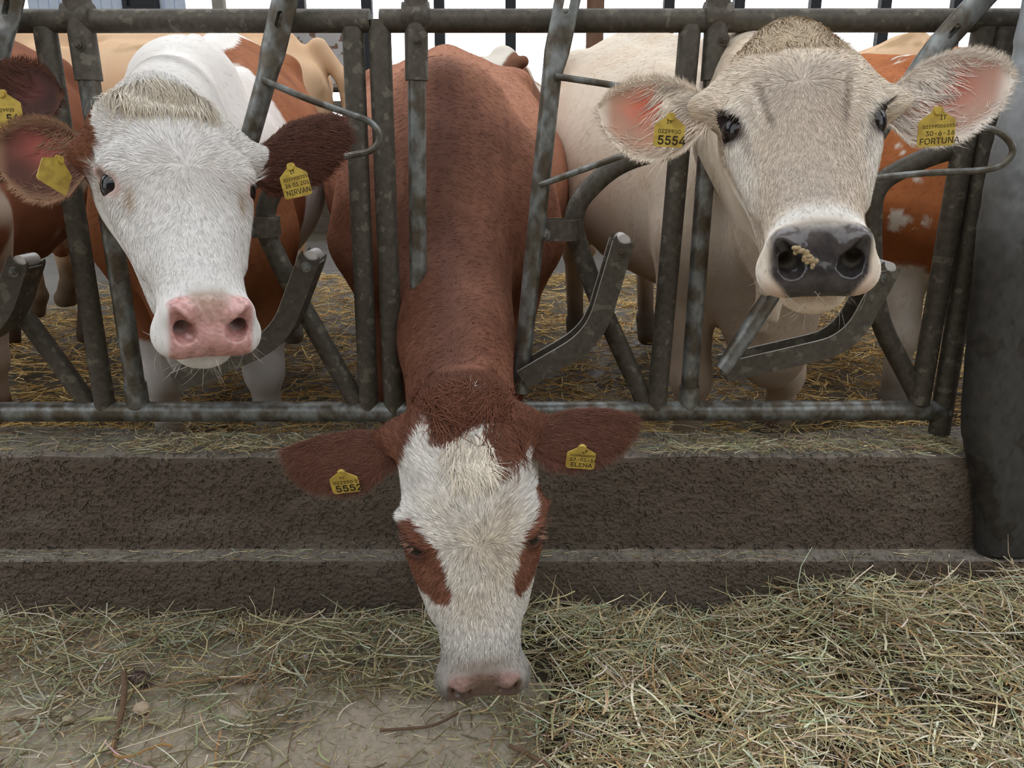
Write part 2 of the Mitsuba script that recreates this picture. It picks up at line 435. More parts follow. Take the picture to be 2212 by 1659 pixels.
def locking_bar(key, label, top, mid, bot, yoke, rod, rod_in, slot, ytop=FY - 0.055, ybot=FY - .05):
    """A swinging bar: flattened slotted head, tube, U-shaped counterweight arm with a roller, and a wire stop."""
    a, b, c = at(*top, ytop), at(*mid, ytop), at(*bot, ybot)
    ax = nrm(b - a)
    side = nrm(np.cross(ax, [0, 1, 0]))
    # a tube whose head is flattened and slotted
    ts = np.array([-.12, .0, .06, .5, .8, .9, 1.0]) * 1.0
    L = np.linalg.norm(b - a)
    pth = np.array([a + ax * t for t in (-.12, 0, L * .3, L * .55, L * .7)] + [a + ax * (L * .8), a + ax * (L * .9), b] + [b + (c - b) * t for t in (.08, .5, 1.0)])
    ra = np.array([.0265, .0265, .0265, .0265, .0262, .0245, .0225, .0210, .0205, .0202, .0195])
    rb = np.array([.011, .011, .011, .011, .012, .0150, .0180, .0200, .0205, .0202, .0195])
    m_ = tube(pth, 1.0, 20, up=[0, -1, 0])
    v = np.array(m_.vertices)
    n_ = len(pth)
    for k in range(n_):
        q = v[k * 20:(k + 1) * 20] - pth[k]
        sx, yy = q @ side, q[:, 1]
        v[k * 20:(k + 1) * 20] = pth[k] + sx[:, None] * side * ra[k] + yy[:, None] * np.array([0, 1.0, 0]) * rb[k]
    body = tm(v, m_.faces)
    s0 = np.dot(at(*slot, ytop) - a, ax)
    hole = LineString([(0, s0 - .011), (0, s0 + .011)]).buffer(.0062)
    hm = trimesh.creation.extrude_polygon(hole, .08, engine='earcut')
    hv_ = np.array(hm.vertices)
    hm = tm(a + hv_[:, :1] * side + hv_[:, 1:2] * ax + (hv_[:, 2:3] - .04) * np.array([0, 1.0, 0]), hm.faces)
    for mm_ in (body, hm):
        if mm_.volume < 0:
            mm_.invert()
    body = trimesh.boolean.difference([body, hm], engine='manifold', check_volume=False)
    add(key + '__bar', body, 'steel', smooth=35)
    if rod:
        add(key + '__wire_stop', tube(smooth_path([at(x, y, FY - d) for x, y, d in rod], 6), 0.0068, 10), 'steel')
    for pts in [yoke]:
        line = LineString(pxz(pts, FY - .05))
        xz = np.array([[p[0], 0, p[1]] for p in line.coords])
        path = bend_path(xz, 0.07, 10)
        ln = LineString(path[:, [0, 2]])
        wdt = 0.0235
        pol = ln.buffer(wdt, cap_style=2)
        tip = Point(ln.coords[0]).buffer(wdt * .98)
        e0 = np.array(ln.coords[0])
        dv = nrm(e0 - np.array(ln.coords[1]))
        pol = pol.union(tip).difference(Point(*(e0 + dv * .020)).buffer(.0205))
        for yy in (FY - .085, FY - .02):
            add(key + '__yoke_plate', plate(pol, yy, 0.006), 'dirty_steel', smooth=False)
        # the web that closes the U along its lower edge
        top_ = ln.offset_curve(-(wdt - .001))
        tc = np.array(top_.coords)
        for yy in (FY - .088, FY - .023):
            add(key + '__worn_edge_glint', tube(np.stack([tc[:, 0], 0 * tc[:, 0] + yy + .003, tc[:, 1]], 1), .0026, 8), 'worn_glint_steel')  # pale tube added as the highlight on the worn upper edge
        webp = ln.offset_curve(wdt - .003)
        if webp.length > 0:
            add(key + '__yoke_web', plate(webp.buffer(0.003, cap_style=2), FY - .0525, 0.062), 'dirty_steel', smooth=False)
        e = np.array([e0[0] + dv[0] * .004, 0, e0[1] + dv[1] * .004])
        add(key + '__roller', tube(np.array([e + [0, FY - .081, 0], e + [0, FY - .024, 0]]), 0.0150, 18), 'zinc')
        add(key + '__roller_bolt', hexbolt(e + [-dv[0] * .022, FY - .089, -dv[1] * .022], [0, -1, 0], 0.0078, 0.008), 'steel')
    lab(key, label, 'locking bar')


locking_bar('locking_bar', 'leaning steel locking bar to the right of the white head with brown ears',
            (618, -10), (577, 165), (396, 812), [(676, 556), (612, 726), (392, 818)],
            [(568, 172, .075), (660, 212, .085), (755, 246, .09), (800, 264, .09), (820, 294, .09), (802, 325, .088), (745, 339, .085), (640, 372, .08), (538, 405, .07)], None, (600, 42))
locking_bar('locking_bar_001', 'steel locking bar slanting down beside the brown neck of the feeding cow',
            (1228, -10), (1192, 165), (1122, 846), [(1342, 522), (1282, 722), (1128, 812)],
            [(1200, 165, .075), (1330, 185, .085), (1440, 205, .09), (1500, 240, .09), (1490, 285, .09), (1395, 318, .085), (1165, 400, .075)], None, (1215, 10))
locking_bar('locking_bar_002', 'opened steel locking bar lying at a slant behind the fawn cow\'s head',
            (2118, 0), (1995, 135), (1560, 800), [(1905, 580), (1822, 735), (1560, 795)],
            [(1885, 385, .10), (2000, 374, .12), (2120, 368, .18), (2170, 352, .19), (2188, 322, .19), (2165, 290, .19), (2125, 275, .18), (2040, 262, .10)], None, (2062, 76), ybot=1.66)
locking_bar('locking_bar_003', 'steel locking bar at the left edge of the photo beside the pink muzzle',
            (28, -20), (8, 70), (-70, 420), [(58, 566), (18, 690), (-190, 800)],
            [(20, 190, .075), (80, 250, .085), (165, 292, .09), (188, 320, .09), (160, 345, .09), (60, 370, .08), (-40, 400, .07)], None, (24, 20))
# ------------------------------------------------------------------ cattle: one implicit body each, meshed as a continuous skin
def smin(a, b, k):
    h = np.maximum(k - np.abs(a - b), 0.0) / k
    return np.minimum(a, b) - h * h * k * 0.25


def smax(a, b, k):
    return -smin(-a, -b, k)


def rcone(p, a, b, ra, rb):
    a, b = np.asarray(a, np.float32), np.asarray(b, np.float32)
    ab = b - a
    h = np.clip(((p - a) @ ab) / float(ab @ ab), 0, 1)
    d = p - a - h[:, None] * ab
    return np.sqrt((d * d).sum(1)) - (ra + (rb - ra) * h)


def ell(p, c, r, M=None):
    q = p - np.asarray(c, np.float32)
    if M is not None:
        q = q @ np.asarray(M, np.float32)
    r = np.asarray(r, np.float32)
    k0 = np.sqrt(((q / r) ** 2).sum(1)) + 1e-9
    k1 = np.sqrt(((q / (r * r)) ** 2).sum(1)) + 1e-9
    return k0 * (k0 - 1) / k1


def mesh_field(f, lo, hi, h, B=6):
    lo, hi = np.asarray(lo, float), np.asarray(hi, float)
    nb = np.ceil((hi - lo) / (h * B)).astype(int) + 1
    bi = np.stack(np.meshgrid(*[np.arange(k) for k in nb], indexing='ij'), -1).reshape(-1, 3)
    cen = (lo + (bi + 0.5) * B * h).astype(np.float32)
    fc = f(cen)
    keep = np.abs(fc) < B * h * 1.9
    n = nb * B
    G = np.empty(tuple(n), np.float32)
    G.reshape(nb[0], B, nb[1], B, nb[2], B)[:] = np.where(fc < 0, -1.0, 1.0).reshape(nb)[:, None, :, None, :, None]
    off = np.stack(np.meshgrid(*[np.arange(B)] * 3, indexing='ij'), -1).reshape(-1, 3)
    kb = bi[keep]
    pid = (kb[:, None] * B + off[None]).reshape(-1, 3)
    val = np.empty(len(pid), np.float32)
    for s in range(0, len(pid), 400000):
        val[s:s + 400000] = f((lo + pid[s:s + 400000] * h).astype(np.float32))
    G[pid[:, 0], pid[:, 1], pid[:, 2]] = val
    I = G < 0
    cnt = np.zeros(tuple(n - 1), np.int8)
    cs = [(i, j, k) for i in (0, 1) for j in (0, 1) for k in (0, 1)]
    sl = lambda i, m: slice(i, m - 1 + i)
    for i, j, k in cs:
        cnt += I[sl(i, n[0]), sl(j, n[1]), sl(k, n[2])]
    act = np.argwhere((cnt > 0) & (cnt < 8))
    idx = np.full(tuple(n - 1), -1, np.int32)
    idx[act[:, 0], act[:, 1], act[:, 2]] = np.arange(len(act))
    acc, num = np.zeros((len(act), 3)), np.zeros(len(act))
    for a in cs:
        for ax in range(3):
            if a[ax] == 0:
                b = list(a)
                b[ax] = 1
                va = G[act[:, 0] + a[0], act[:, 1] + a[1], act[:, 2] + a[2]]
                vb = G[act[:, 0] + b[0], act[:, 1] + b[1], act[:, 2] + b[2]]
                c = (va < 0) != (vb < 0)
                t = np.where(c, va / np.where(c, va - vb, 1), 0)
                o = np.tile(np.array(a, float), (len(act), 1))
                o[:, ax] += t
                acc += o * c[:, None]
                num += c
    V = lo + (act + acc / np.maximum(num, 1)[:, None]) * h
    F = []
    for ax in range(3):
        u, w = (ax + 1) % 3, (ax + 2) % 3
        a = [slice(None)] * 3
        b = [slice(None)] * 3
        a[ax], b[ax] = slice(0, -1), slice(1, None)
        e = np.argwhere(I[tuple(a)] != I[tuple(b)])
        e = e[(e[:, u] > 0) & (e[:, w] > 0) & (e[:, u] < n[u] - 1) & (e[:, w] < n[w] - 1)]
        g = lambda du, dw: idx[tuple((e + np.eye(3, dtype=int)[u] * du + np.eye(3, dtype=int)[w] * dw).T)]
        q = np.stack([g(-1, -1), g(0, -1), g(0, 0), g(-1, 0)], 1)
        neg = I[e[:, 0], e[:, 1], e[:, 2]]
        q = np.where(neg[:, None], q, q[:, ::-1])
        q = q[(q >= 0).all(1)]
        F += [q[:, [0, 1, 2]], q[:, [0, 2, 3]]]
    return V, np.vstack(F)


def grad(f, p, e):
    g = np.empty((len(p), 3))
    for k in range(3):
        d = np.zeros(3, np.float32)
        d[k] = e
        g[:, k] = f((p + d).astype(np.float32)) - f((p - d).astype(np.float32))
    return g / (2 * e)


def refine(f, V, e, it=2):
    for _ in range(it):
        g = grad(f, V, e)
        s = f(V.astype(np.float32)) / np.maximum((g * g).sum(1), 0.05)
        V = V - np.clip(s, -2 * e, 2 * e)[:, None] * g
    return V, nrm(grad(f, V, e))


def tab(t):
    t = np.array(t, float)
    from scipy.interpolate import PchipInterpolator
    fs = [PchipInterpolator(t[:, 0], t[:, k]) for k in range(1, t.shape[1])]
    grid = np.linspace(t[0, 0], t[-1, 0], 256)
    cols = [f(grid).astype(np.float32) for f in fs]
    return lambda u: [np.interp(u, grid, c).astype(np.float32) for c in cols]


# head: u from poll to nose, half width, dorsal line, level of greatest width, lower line of the upper jaw, exponent
HEAD = tab([(-.055, .045, -.050, -.075, -.13, 2.1), (-.02, .066, -.022, -.065, -.14, 2.1), (.02, .085, .004, -.055, -.150, 2.2), (.06, .102, .022, -.048, -.158, 2.4), (.11, .115, .034, -.042, -.160, 2.6),
            (.16, .116, .037, -.040, -.150, 2.6), (.20, .113, .034, -.040, -.138, 2.6), (.24, .103, .028, -.042, -.124, 2.5), (.285, .0905, .022, -.044, -.112, 2.4), (.325, .079, .018, -.044, -.102, 2.4),
            (.365, .071, .015, -.042, -.094, 2.4), (.40, .068, .013, -.040, -.086, 2.4), (.43, .070, .012, -.040, -.080, 2.5), (.46, .072, .008, -.040, -.076, 2.6), (.53, .070, .0, -.04, -.074, 2.6)])
TRUNK = tab([(-.10, .04, 1.02, .80, 2.0), (0.0, .13, 1.13, .70, 2.1), (.10, .20, 1.25, .61, 2.1), (.30, .265, 1.36, .55, 2.1), (.55, .335, 1.345, .52, 2.15), (.85, .395, 1.335, .50, 2.2), (1.10, .395, 1.345, .53, 2.2),
             (1.32, .33, 1.375, .64, 2.2), (1.52, .25, 1.345, .78, 2.2), (1.66, .15, 1.24, .88, 2.1), (1.74, .04, 1.1, .98, 2.0)])
EYE_S = (.1165, .200, -.002)


def front_pt(x, q, dl):
    return (x, .445 + .577 * q + .817 * dl, .010 - .817 * q + .577 * dl)


NOS_A, NOS_B, NOS_C = front_pt(.0580, .012, .010), front_pt(.0380, .046, .008), front_pt(.050, .034, -.034)


class Cow:
    def __init__(self, key, O, X, U, N, body, bdir, bs=.9, wm=1.1, dip=.1, hs=1.0, ears=(), neck=1.0, hN=.0042, hB=.014, R=.36, dewlap=None, fold=0.0, floor=BARN_Z, head=True, nape=None, step=0.0, wrinkle=0.0, brisket=1.0, eyesc=1.0, eo=(0, 0, 0)):
        self.eyesc, self.eo = eyesc, np.array(eo, float)
        self.wrinkle, self.brisket = wrinkle, brisket
        self.key, self.O, self.hs = key, np.asarray(O, float), hs
        self.X, self.U = nrm(X), nrm(U)
        self.N = nrm(np.cross(self.U, self.X))
        self.X = np.cross(self.N, self.U)
        self.M = np.stack([self.X, self.U, self.N], 1)      # local -> world
        self.B0 = np.array([body[0], body[1], floor], float)
        d = nrm([bdir[0], bdir[1], 0])
        self.BM = np.stack([np.array([d[1], -d[0], 0]), d, [0, 0, 1.0]], 1)   # x lateral, s towards the tail, z
        self.bs, self.wm, self.dip, self.neckr = bs, wm, dip, neck
        self.hN, self.hB, self.R, self.dewlap, self.fold, self.head, self.step = hN, hB, R, dewlap, fold, head, step
        self.ears = ears
        self.nape = nape
        self.hc = self.hw((0, .22, -.07)).astype(np.float32)

    def hl(self, p):
        return (((p - self.O) @ self.M) / self.hs).astype(np.float32)

    def hw(self, q):
        return self.O + (np.asarray(q, float) * self.hs) @ self.M.T

    def bl(self, p):
        q = (p - self.B0) @ self.BM
        q = q / self.bs
        q[:, 2] += self.dip * np.clip(1.15 - q[:, 1], 0, 1.4) / 1.15
        return q.astype(np.float32)

    def bw(self, q):
        q = np.array(q, float).reshape(-1, 3)
        q[:, 2] -= self.dip * np.clip(1.15 - q[:, 1], 0, 1.4) / 1.15
        return (self.B0 + (q * self.bs) @ self.BM.T).squeeze()

    def f_head(self, p):
        q = self.hl(p)
        ax, u, n = np.abs(q[:, 0]), q[:, 1], q[:, 2]
        s = np.stack([ax, u, n], 1)
        w, nt, nc, nb, ex = HEAD(u)
        up = n > nc
        hgt = np.where(up, nt - nc, nc - nb)
        wl = np.where(up, w, w * (1 - 0.30 * np.clip((nc - n) / np.maximum(nc - nb, .01), 0, 1.2) * sst_np(.42, .25, u)))
        e = np.where(up, ex, 2.3)
        r = ((ax / wl) ** e + (np.abs(n - nc) / hgt) ** e + 1e-9) ** (1 / e)
        d = (r - 1) * np.minimum(wl, hgt) * 0.9
        front = (u - .445) * .817 + (n - .010) * .577
        d = smax(d, front, .030)
        d = smax(d, -u - .06, .04)
        # nostril wings, lips
        d = smin(d, ell(s, (.046, .450, -.014), (.021, .022, .024)), .018)
        d = smin(d, ell(s, (.050, .462, -.054), (.029, .034, .024)), .022)
        d = smin(d, ell(s, (.0, .474, -.052), (.045, .016, .022)), .02)
        # orbit, cheek crest, masseter, poll
        d = smin(d, ell(s, (.092, .182, -.002), (.026, .042, .032)), .025)
        d = smin(d, rcone(s, (.086, .230, -.040), (.064, .33, -.050), .021, .016), .03)
        d = smin(d, ell(s, (.058, .12, -.115), (.040, .095, .068)), .04)
        d = smin(d, ell(s, (.0, -.020, -.030), (.055, .045, .042)), .045)
        # lower jaw, kept apart from the lip by a crease
        j = smin(rcone(s, (.052, .09, -.165), (.030, .36, -.115), .046, .032), ell(s, (.0, .460, -.103), (.047, .034, .0245)), .03)
        j = smin(j, ell(s, (.0, .30, -.12), (.04, .12, .035)), .04)
        kk = 0.006 + .034 * sst_np(.42, .28, u)
        h = np.maximum(kk - np.abs(d - j), 0) / kk
        d = np.minimum(d, j) - h * h * kk * .25
        # hollows: temple, eye socket, nostril
        d = smax(d, -ell(s, (.128, .105, .012), (.024, .036, .026)), .03)
        e1, e2 = self.eye_axes()
        E3 = np.cross(e1, e2)
        # brow and lower lid, then the slit of the eye between them
        d = smin(d, rcone(s, (.117, .168, -.012), (.104, .198, .020), .009, .009), .012)
        d = smax(d, -ell(s, np.array(EYE_S) + self.eo, (.0330 * self.eyesc, .0205 * self.eyesc, .022), np.stack([e1, e2, E3], 1)), .006)
        d = smax(d, -rcone(s, NOS_A, NOS_B, .0085, .0165), .006)
        d = smax(d, -rcone(s, NOS_B, NOS_C, .0145, .0110), .005)
        if self.wrinkle:
            for (x0, u0, n0), (x1, u1, n1), rr in (((.061, .128, .043), (.050, .215, .0385), .0042), ((.074, .150, .036), (.060, .235, .029), .0036), ((.040, .085, .046), (.046, .150, .048), .0030)):
                d = smax(d, -rcone(s, (x0, u0, n0), (x1, u1, n1), rr * self.wrinkle, rr * self.wrinkle * .6), .010)
        # philtrum
        d = smax(d, -rcone(s, (0, .494, -.052), (0, .503, -.075), .003, .005), .008)
        return d * self.hs

    @staticmethod
    def eye_axes():
        e1 = nrm(np.array([-.42, .80, .42]))
        out = nrm(np.array([.82, .14, .52]))
        e2 = nrm(np.cross(out, e1))
        return e1, e2

    def f_trunk(self, p):
        q = self.bl(p)
        ax, s, z = np.abs(q[:, 0]) / self.wm, q[:, 1], q[:, 2]
        w, zt, zb, ex = TRUNK(s)
        zc = zb + (zt - zb) * .48
        up = z > zc
        hgt = np.where(up, zt - zc, zc - zb)
        e = np.where(up, 1.75, 2.2)
        r = ((ax / w) ** e + (np.abs(z - zc) / hgt) ** e + 1e-9) ** (1 / e)
        d = (r - 1) * np.minimum(w, hgt) * .85
        d = smax(d, -s - .08, .1)
        d = smax(d, s - 1.72, .1)
        m = np.stack([ax, s, z], 1)
        # spine, shoulder, hook and pin bones
        d = smin(d, ell(m, (0, .03, .62), (.115, .15, .17 * self.brisket)), .12)
        d = smin(d, rcone(m, (0, .14, 1.325), (0, .50, 1.350), .034, .032), .045)
        d = smin(d, rcone(m, (.066, .27, 1.315), (.170, .10, .98), .030, .050), .045)
        d = smax(d, -ell(m, (.088, .50, 1.335), (.034, .15, .05)), .06)
        d = smin(d, rcone(m, (0, .48, 1.315), (0, 1.5, 1.335), .030, .034), .06)
        d = smin(d, rcone(m, (.075, .22, 1.27), (.20, .12, .86), .05, .10), .10)
        d = smin(d, ell(m, (.20, .24, .92), (.075, .15, .24)), .08)
        d = smin(d, ell(m, (.245, 1.27, 1.24), (.05, .07, .045)), .08)
        d = smin(d, ell(m, (.13, 1.63, 1.14), (.05, .06, .06)), .08)
        d = smin(d, ell(m, (.19, 1.42, .98), (.13, .20, .28)), .1)
        d = smin(d, ell(m, (0, 1.22, .55), (.16, .17, .13)), .08)
        low = q[:, 2] < 1.05
        if low.any():
            d[low] = self.f_legs(q[low], ax[low], d[low])
        d = smax(d, -(z - .003), .01)
        d = d * self.bs
        back = s > 1.35
        if back.any():
            dd, pb = d[back], p[back]
            t = [self.bw(x) for x in ((0, 1.66, 1.30), (0, 1.78, 1.15), (0, 1.79, .75), (0, 1.78, .42))]
            for a, b, ra, rb in zip(t, t[1:], (.045, .03, .022), (.03, .022, .04)):
                dd = smin(dd, rcone(pb, a, b, ra, rb), .05)
            d[back] = dd
        return d

    def f_legs(self, q, ax, d):
        s, z = q[:, 1], q[:, 2]
        st = self.step
        sg = np.sign(q[:, 0])
        fs = st * sg
        L = np.stack([ax * self.wm, s - np.where(z < .7, fs * np.clip((.75 - z) / .7, 0, 1), 0), z], 1)
        xo = .17 * self.wm
        d = smin(d, rcone(L, (xo, .17, .80), (xo, .24, .62), .125, .088), .06)
        d = smin(d, rcone(L, (xo, .24, .62), (xo - .01, .19, .37), .088, .060), .03)
        d = smin(d, ell(L, (xo - .01, .185, .37), (.064, .064, .08)), .03)
        d = smin(d, rcone(L, (xo - .01, .19, .37), (xo - .01, .20, .12), .050, .043), .02)
        d = smin(d, ell(L, (xo - .01, .195, .115), (.054, .056, .05)), .02)
        d = smin(d, rcone(L, (xo - .01, .19, .10), (xo - .01, .165, .045), .050, .06), .015)
        d = smin(d, rcone(L, (xo + .01, 1.30, .84), (xo + .02, 1.22, .66), .15, .10), .06)
        d = smin(d, rcone(L, (xo + .02, 1.24, .66), (xo, 1.46, .44), .085, .052), .05)
        d = smin(d, rcone(L, (xo, 1.46, .44), (xo, 1.41, .12), .045, .036), .02)
        d = smin(d, rcone(L, (xo, 1.41, .12), (xo, 1.37, .045), .046, .05), .015)
        return d

    def f_body(self, p):
        if self.head:
            d = np.ones(len(p), np.float32)
            far = ((p - self.hc) ** 2).sum(1) > .42 ** 2
            if far.any():
                d[far] = self.f_trunk(p[far])
            near = ((p - self.hc) ** 2).sum(1) < 1.35 ** 2
            if near.any():
                d[near] = self.f_neck(p[near], d[near])
            return d
        return self.f_trunk(p)

    def f_neck(self, p, d):
        # neck
        k, B = self.neckr, self.bs
        sag = np.asarray(self.nape, float) if self.nape is not None else np.zeros(3)
        c0, c1 = self.bw((0, .22, 1.27)), self.hw((0, .0, -.085))
        m0, m1 = self.bw((0, .16, 1.04)), self.hw((0, .06, -.125))
        b0, b1 = self.bw((0, .02, .80)), self.hw((0, .10, -.16))
        mid = .5 * (c0 + c1) + sag
        mm = .5 * (m0 + m1) + sag * .8
        d = smin(d, rcone(p, c0, mid, .095 * B, .082 * k), .10)
        d = smin(d, rcone(p, mid, c1, .082 * k, .062), .06)
        d = smin(d, rcone(p, m0, mm, .17 * B, .112 * k), .12)
        d = smin(d, rcone(p, mm, m1, .112 * k, .092 * k), .08)
        d = smin(d, rcone(p, b0, b1, .135 * B, .070 * k), .10)
        if self.dewlap is not None:
            # a hanging sheet of skin from the throat down to the brisket
            tip = np.asarray(self.dewlap, float)
            w0, w1 = self.bw((0, .10, .70)), self.hw((0, .13, -.205))
            prev = None
            for t in np.linspace(.1, 1, 7):
                top = w1 * (1 - t) + self.bw((0, .06, .78)) * t
                low = (1 - t) ** 2 * w1 + 2 * t * (1 - t) * (tip + [0, -.03, .02]) + t * t * w0
                low = low + np.array([.012 * math.sin(t * 19), 0, 0])
                dd = rcone(p, top, low, .030, .017)
                prev = dd if prev is None else smin(prev, dd, .035)
            d = smin(d, prev, .05)
        return d

    def f_ears(self, p, d):
        for e in self.ears:
            d = smin(d, rcone(p, self.hw((e['sx'] * .070, .045, -.050)), e['B'], .046, .030), .04)
            if 'mesh' in e:
                d = smin(d, rcone(p, e['B'], e['B'] + (e['mesh']['T'] - e['B']) * .14, .029, .020), .02)
        return d

    def f(self, p):
        d = self.f_body(p)
        if self.head:
            near = ((p - self.hc) ** 2).sum(1) < .62 ** 2
            if near.any():
                pn = p[near]
                d[near] = smin(d[near], self.f_ears(pn, self.f_head(pn)), .05)
        return d

    def build(self):
        lim = [self.bw(x) for x in ((-.5 * self.wm, -.25, 1.5), (.5 * self.wm, -.25, 1.5), (-.5 * self.wm, 1.9, 0.0), (.5 * self.wm, 1.9, 1.5))]
        hc = self.hw((0, .22, -.07))
        lim += [self.B0, self.hw((-.15, -.1, .1)), self.hw((.15, -.1, .1)), self.hw((-.15, .53, -.2)), self.hw((.15, .53, .06)), self.hw((0, .05, -.28))]
        lo, hi = np.min(lim, 0) - .05, np.max(lim, 0) + .05
        lo[2] = min(self.B0[2] - .03, lo[2])
        V, F = mesh_field(self.f, lo, hi, self.hB)
        V, Nn = refine(self.f, V, self.hB * .5, 2)
        if self.head:
            R = self.R
            r = np.linalg.norm(V - hc, axis=1)
            F = F[(r[F] > R - self.hB * .3).any(1)]
            l2, h2 = hc - R - .02, hc + R + .02
            V2, F2 = mesh_field(self.f, l2, h2, self.hN)
            V2, N2 = refine(self.f, V2, self.hN * .45, 2)
            r2 = np.linalg.norm(V2 - hc, axis=1)
            F2 = F2[(r2[F2] < R + self.hN).all(1)]
            F = np.vstack([F, F2 + len(V)])
            V, Nn = np.vstack([V, V2]), np.vstack([Nn, N2])
        used = np.unique(F)
        remap = np.full(len(V), -1)
        remap[used] = np.arange(len(used))
        self.V, self.F, self.Nn = V[used], remap[F], Nn[used]
        return self


def sst_np(a, b, x):
    t = np.clip((x - a) / (b - a), 0, 1)
    return (t * t * (3 - 2 * t)).astype(np.float32)


def inpoly(x, y, poly):
    """Signed measure: > 0 inside the polygon (distance to its outline, metres)."""
    P_ = np.asarray(poly, float)
    n = len(P_)
    inside = np.zeros(len(x), bool)
    dist = np.full(len(x), 1e9)
    for i in range(n):
        (x0, y0), (x1, y1) = P_[i], P_[(i + 1) % n]
        c = ((y0 > y) != (y1 > y)) & (x < (x1 - x0) * (y - y0) / (y1 - y0 + 1e-12) + x0)
        inside ^= c
        dx, dy = x1 - x0, y1 - y0
        t = np.clip(((x - x0) * dx + (y - y0) * dy) / (dx * dx + dy * dy + 1e-12), 0, 1)
        dist = np.minimum(dist, np.hypot(x - x0 - t * dx, y - y0 - t * dy))
    return np.where(inside, dist, -dist)


def cmix(a, b, t):
    t = np.asarray(t)[:, None]
    return np.asarray(a) * (1 - t) + np.asarray(b) * t


# ---- hair as tapering blades
def blades(p, n, d, length, width, col, lift=0.25, bend=0.3, segs=3, tipc=None, rs=None):
    """One blade per root: p root, n skin normal, d lie direction, per-blade length and width."""
    rs = rs or np.random.default_rng(3)
    m = len(p)
    d = nrm(d - n * (d * n).sum(1, keepdims=True))
    side = np.cross(d, n)
    ts = np.linspace(0, 1, segs + 1)
    rows, cols = [], []
    lift = np.broadcast_to(np.asarray(lift, float), (m,))
    bend = np.broadcast_to(np.asarray(bend, float), (m,))
    sw = rs.normal(0, .18, m)
    for t in ts:
        c = p + d * (length * t)[:, None] + n * (length * (lift * t - bend * lift * t * t * 1.5))[:, None] + side * (length * sw * t * t)[:, None] + n * 0.0006
        w = width * (1 - t) ** .7 * .5 if t < 1 else 0 * width
        cc = col if tipc is None else col * (1 - t) + tipc * t
        if t < 1:
            rows += [c - side * w[:, None], c + side * w[:, None]]
            cols += [cc, cc]
        else:
            rows.append(c)
            cols.append(cc)
    k = len(rows)
    V = np.stack(rows, 1).reshape(-1, 3)
    C = np.stack(cols, 1).reshape(-1, 3)
    Nn = np.repeat(nrm(n + rs.normal(0, .22, (m, 3))), k, 0)
    f = []
    for i in range(segs - 1):
        a = 2 * i
        f += [[a, a + 1, a + 3], [a, a + 3, a + 2]]
    a = 2 * (segs - 1)
    f.append([a, a + 1, a + 2])
    F = (np.array(f)[None] + (np.arange(m) * k)[:, None, None]).reshape(-1, 3)
    return V, F, Nn, np.clip(C, 0, 1)


def merge(parts):
    V, F, N_, C, o = [], [], [], [], 0
    for v, f, n, c in parts:
        V.append(v)
        F.append(f + o)
        N_.append(n)
        C.append(c)
        o += len(v)
    return np.vstack(V), np.vstack(F), np.vstack(N_), np.vstack(C)


def scatter(V, F, Nn, n, weight=None, rs=None):
    rs = rs or np.random.default_rng(5)
    a = V[F]
    area = np.linalg.norm(np.cross(a[:, 1] - a[:, 0], a[:, 2] - a[:, 0]), axis=1)
    if weight is not None:
        area = area * weight[F].mean(1)
    i = rs.choice(len(F), n, p=area / area.sum())
    r = np.sort(rs.random((n, 2)), 1)
    b = np.stack([r[:, 0], r[:, 1] - r[:, 0], 1 - r[:, 1]], 1)
    return (V[F[i]] * b[..., None]).sum(1), nrm((Nn[F[i]] * b[..., None]).sum(1))


# ---- ears
def ear_mesh(B, Tp, up, dn, front, cup=.35, nt=30, nv=22, thick=.006, widths=None, tipr=1.0):
    """A leaf-shaped cupped ear from B to Tp. up, dn: the half widths as vectors at the widest place; front: the way its hollow faces."""
    B, Tp, up, dn = (np.asarray(x, float) for x in (B, Tp, up, dn))
    t = np.linspace(0, 1, nt)
    prof = np.interp(t, [0, .12, .28, .5, .7, .86, .95, 1], [.26, .42, .82, 1.0, .93, .66, .38, .05]) if widths is None else np.interp(t, *widths)
    front = nrm(front)
    v = np.linspace(-1, 1, nv)
    ax = B + (Tp - B) * t[:, None] - front * (0.018 * np.sin(np.pi * t))[:, None]
    S = np.zeros((nt, nv, 3))
    L = (np.linalg.norm(up) + np.linalg.norm(dn)) / 2
    for k, vv in enumerate(v):
        w = up if vv > 0 else dn
        S[:, k] = ax + prof[:, None] * abs(vv) * w + front * (cup * L * prof * (abs(vv) ** 2.2 - .25))[:, None]
    du, dv = np.gradient(S, axis=0), np.gradient(S, axis=1)
    n = nrm(np.cross(du, dv))
    n *= np.sign((n * front).sum(-1, keepdims=True).mean())
    edge = (1 - np.abs(v) ** 4)[None, :, None] * np.clip((1 - t) * 8, 0.1, 1)[:, None, None]
    I, O_ = S + n * thick * .5 * edge, S - n * thick * .5 * edge
    g = lambda rev: None
    i, j = np.meshgrid(np.arange(nt - 1), np.arange(nv - 1), indexing='ij')
    a = i * nv + j
    q = np.stack([a, a + nv, a + nv + 1, a + 1], -1).reshape(-1, 4)
    nn = nt * nv
    F = np.vstack([q[:, [0, 1, 2]], q[:, [0, 2, 3]], q[:, [0, 2, 1]] + nn, q[:, [0, 3, 2]] + nn])
    V = np.vstack([I.reshape(-1, 3), O_.reshape(-1, 3)])
    N_ = np.vstack([n.reshape(-1, 3), -n.reshape(-1, 3)])
    tt = np.repeat(t, nv)
    vv = np.tile(v, nt)
    return dict(V=V, F=F, N=N_, t=np.r_[tt, tt], v=np.r_[vv, vv], inner=np.r_[np.ones(nn), np.zeros(nn)].astype(bool), S=S, n=n, B=B, T=Tp, nn=nn, front=front)
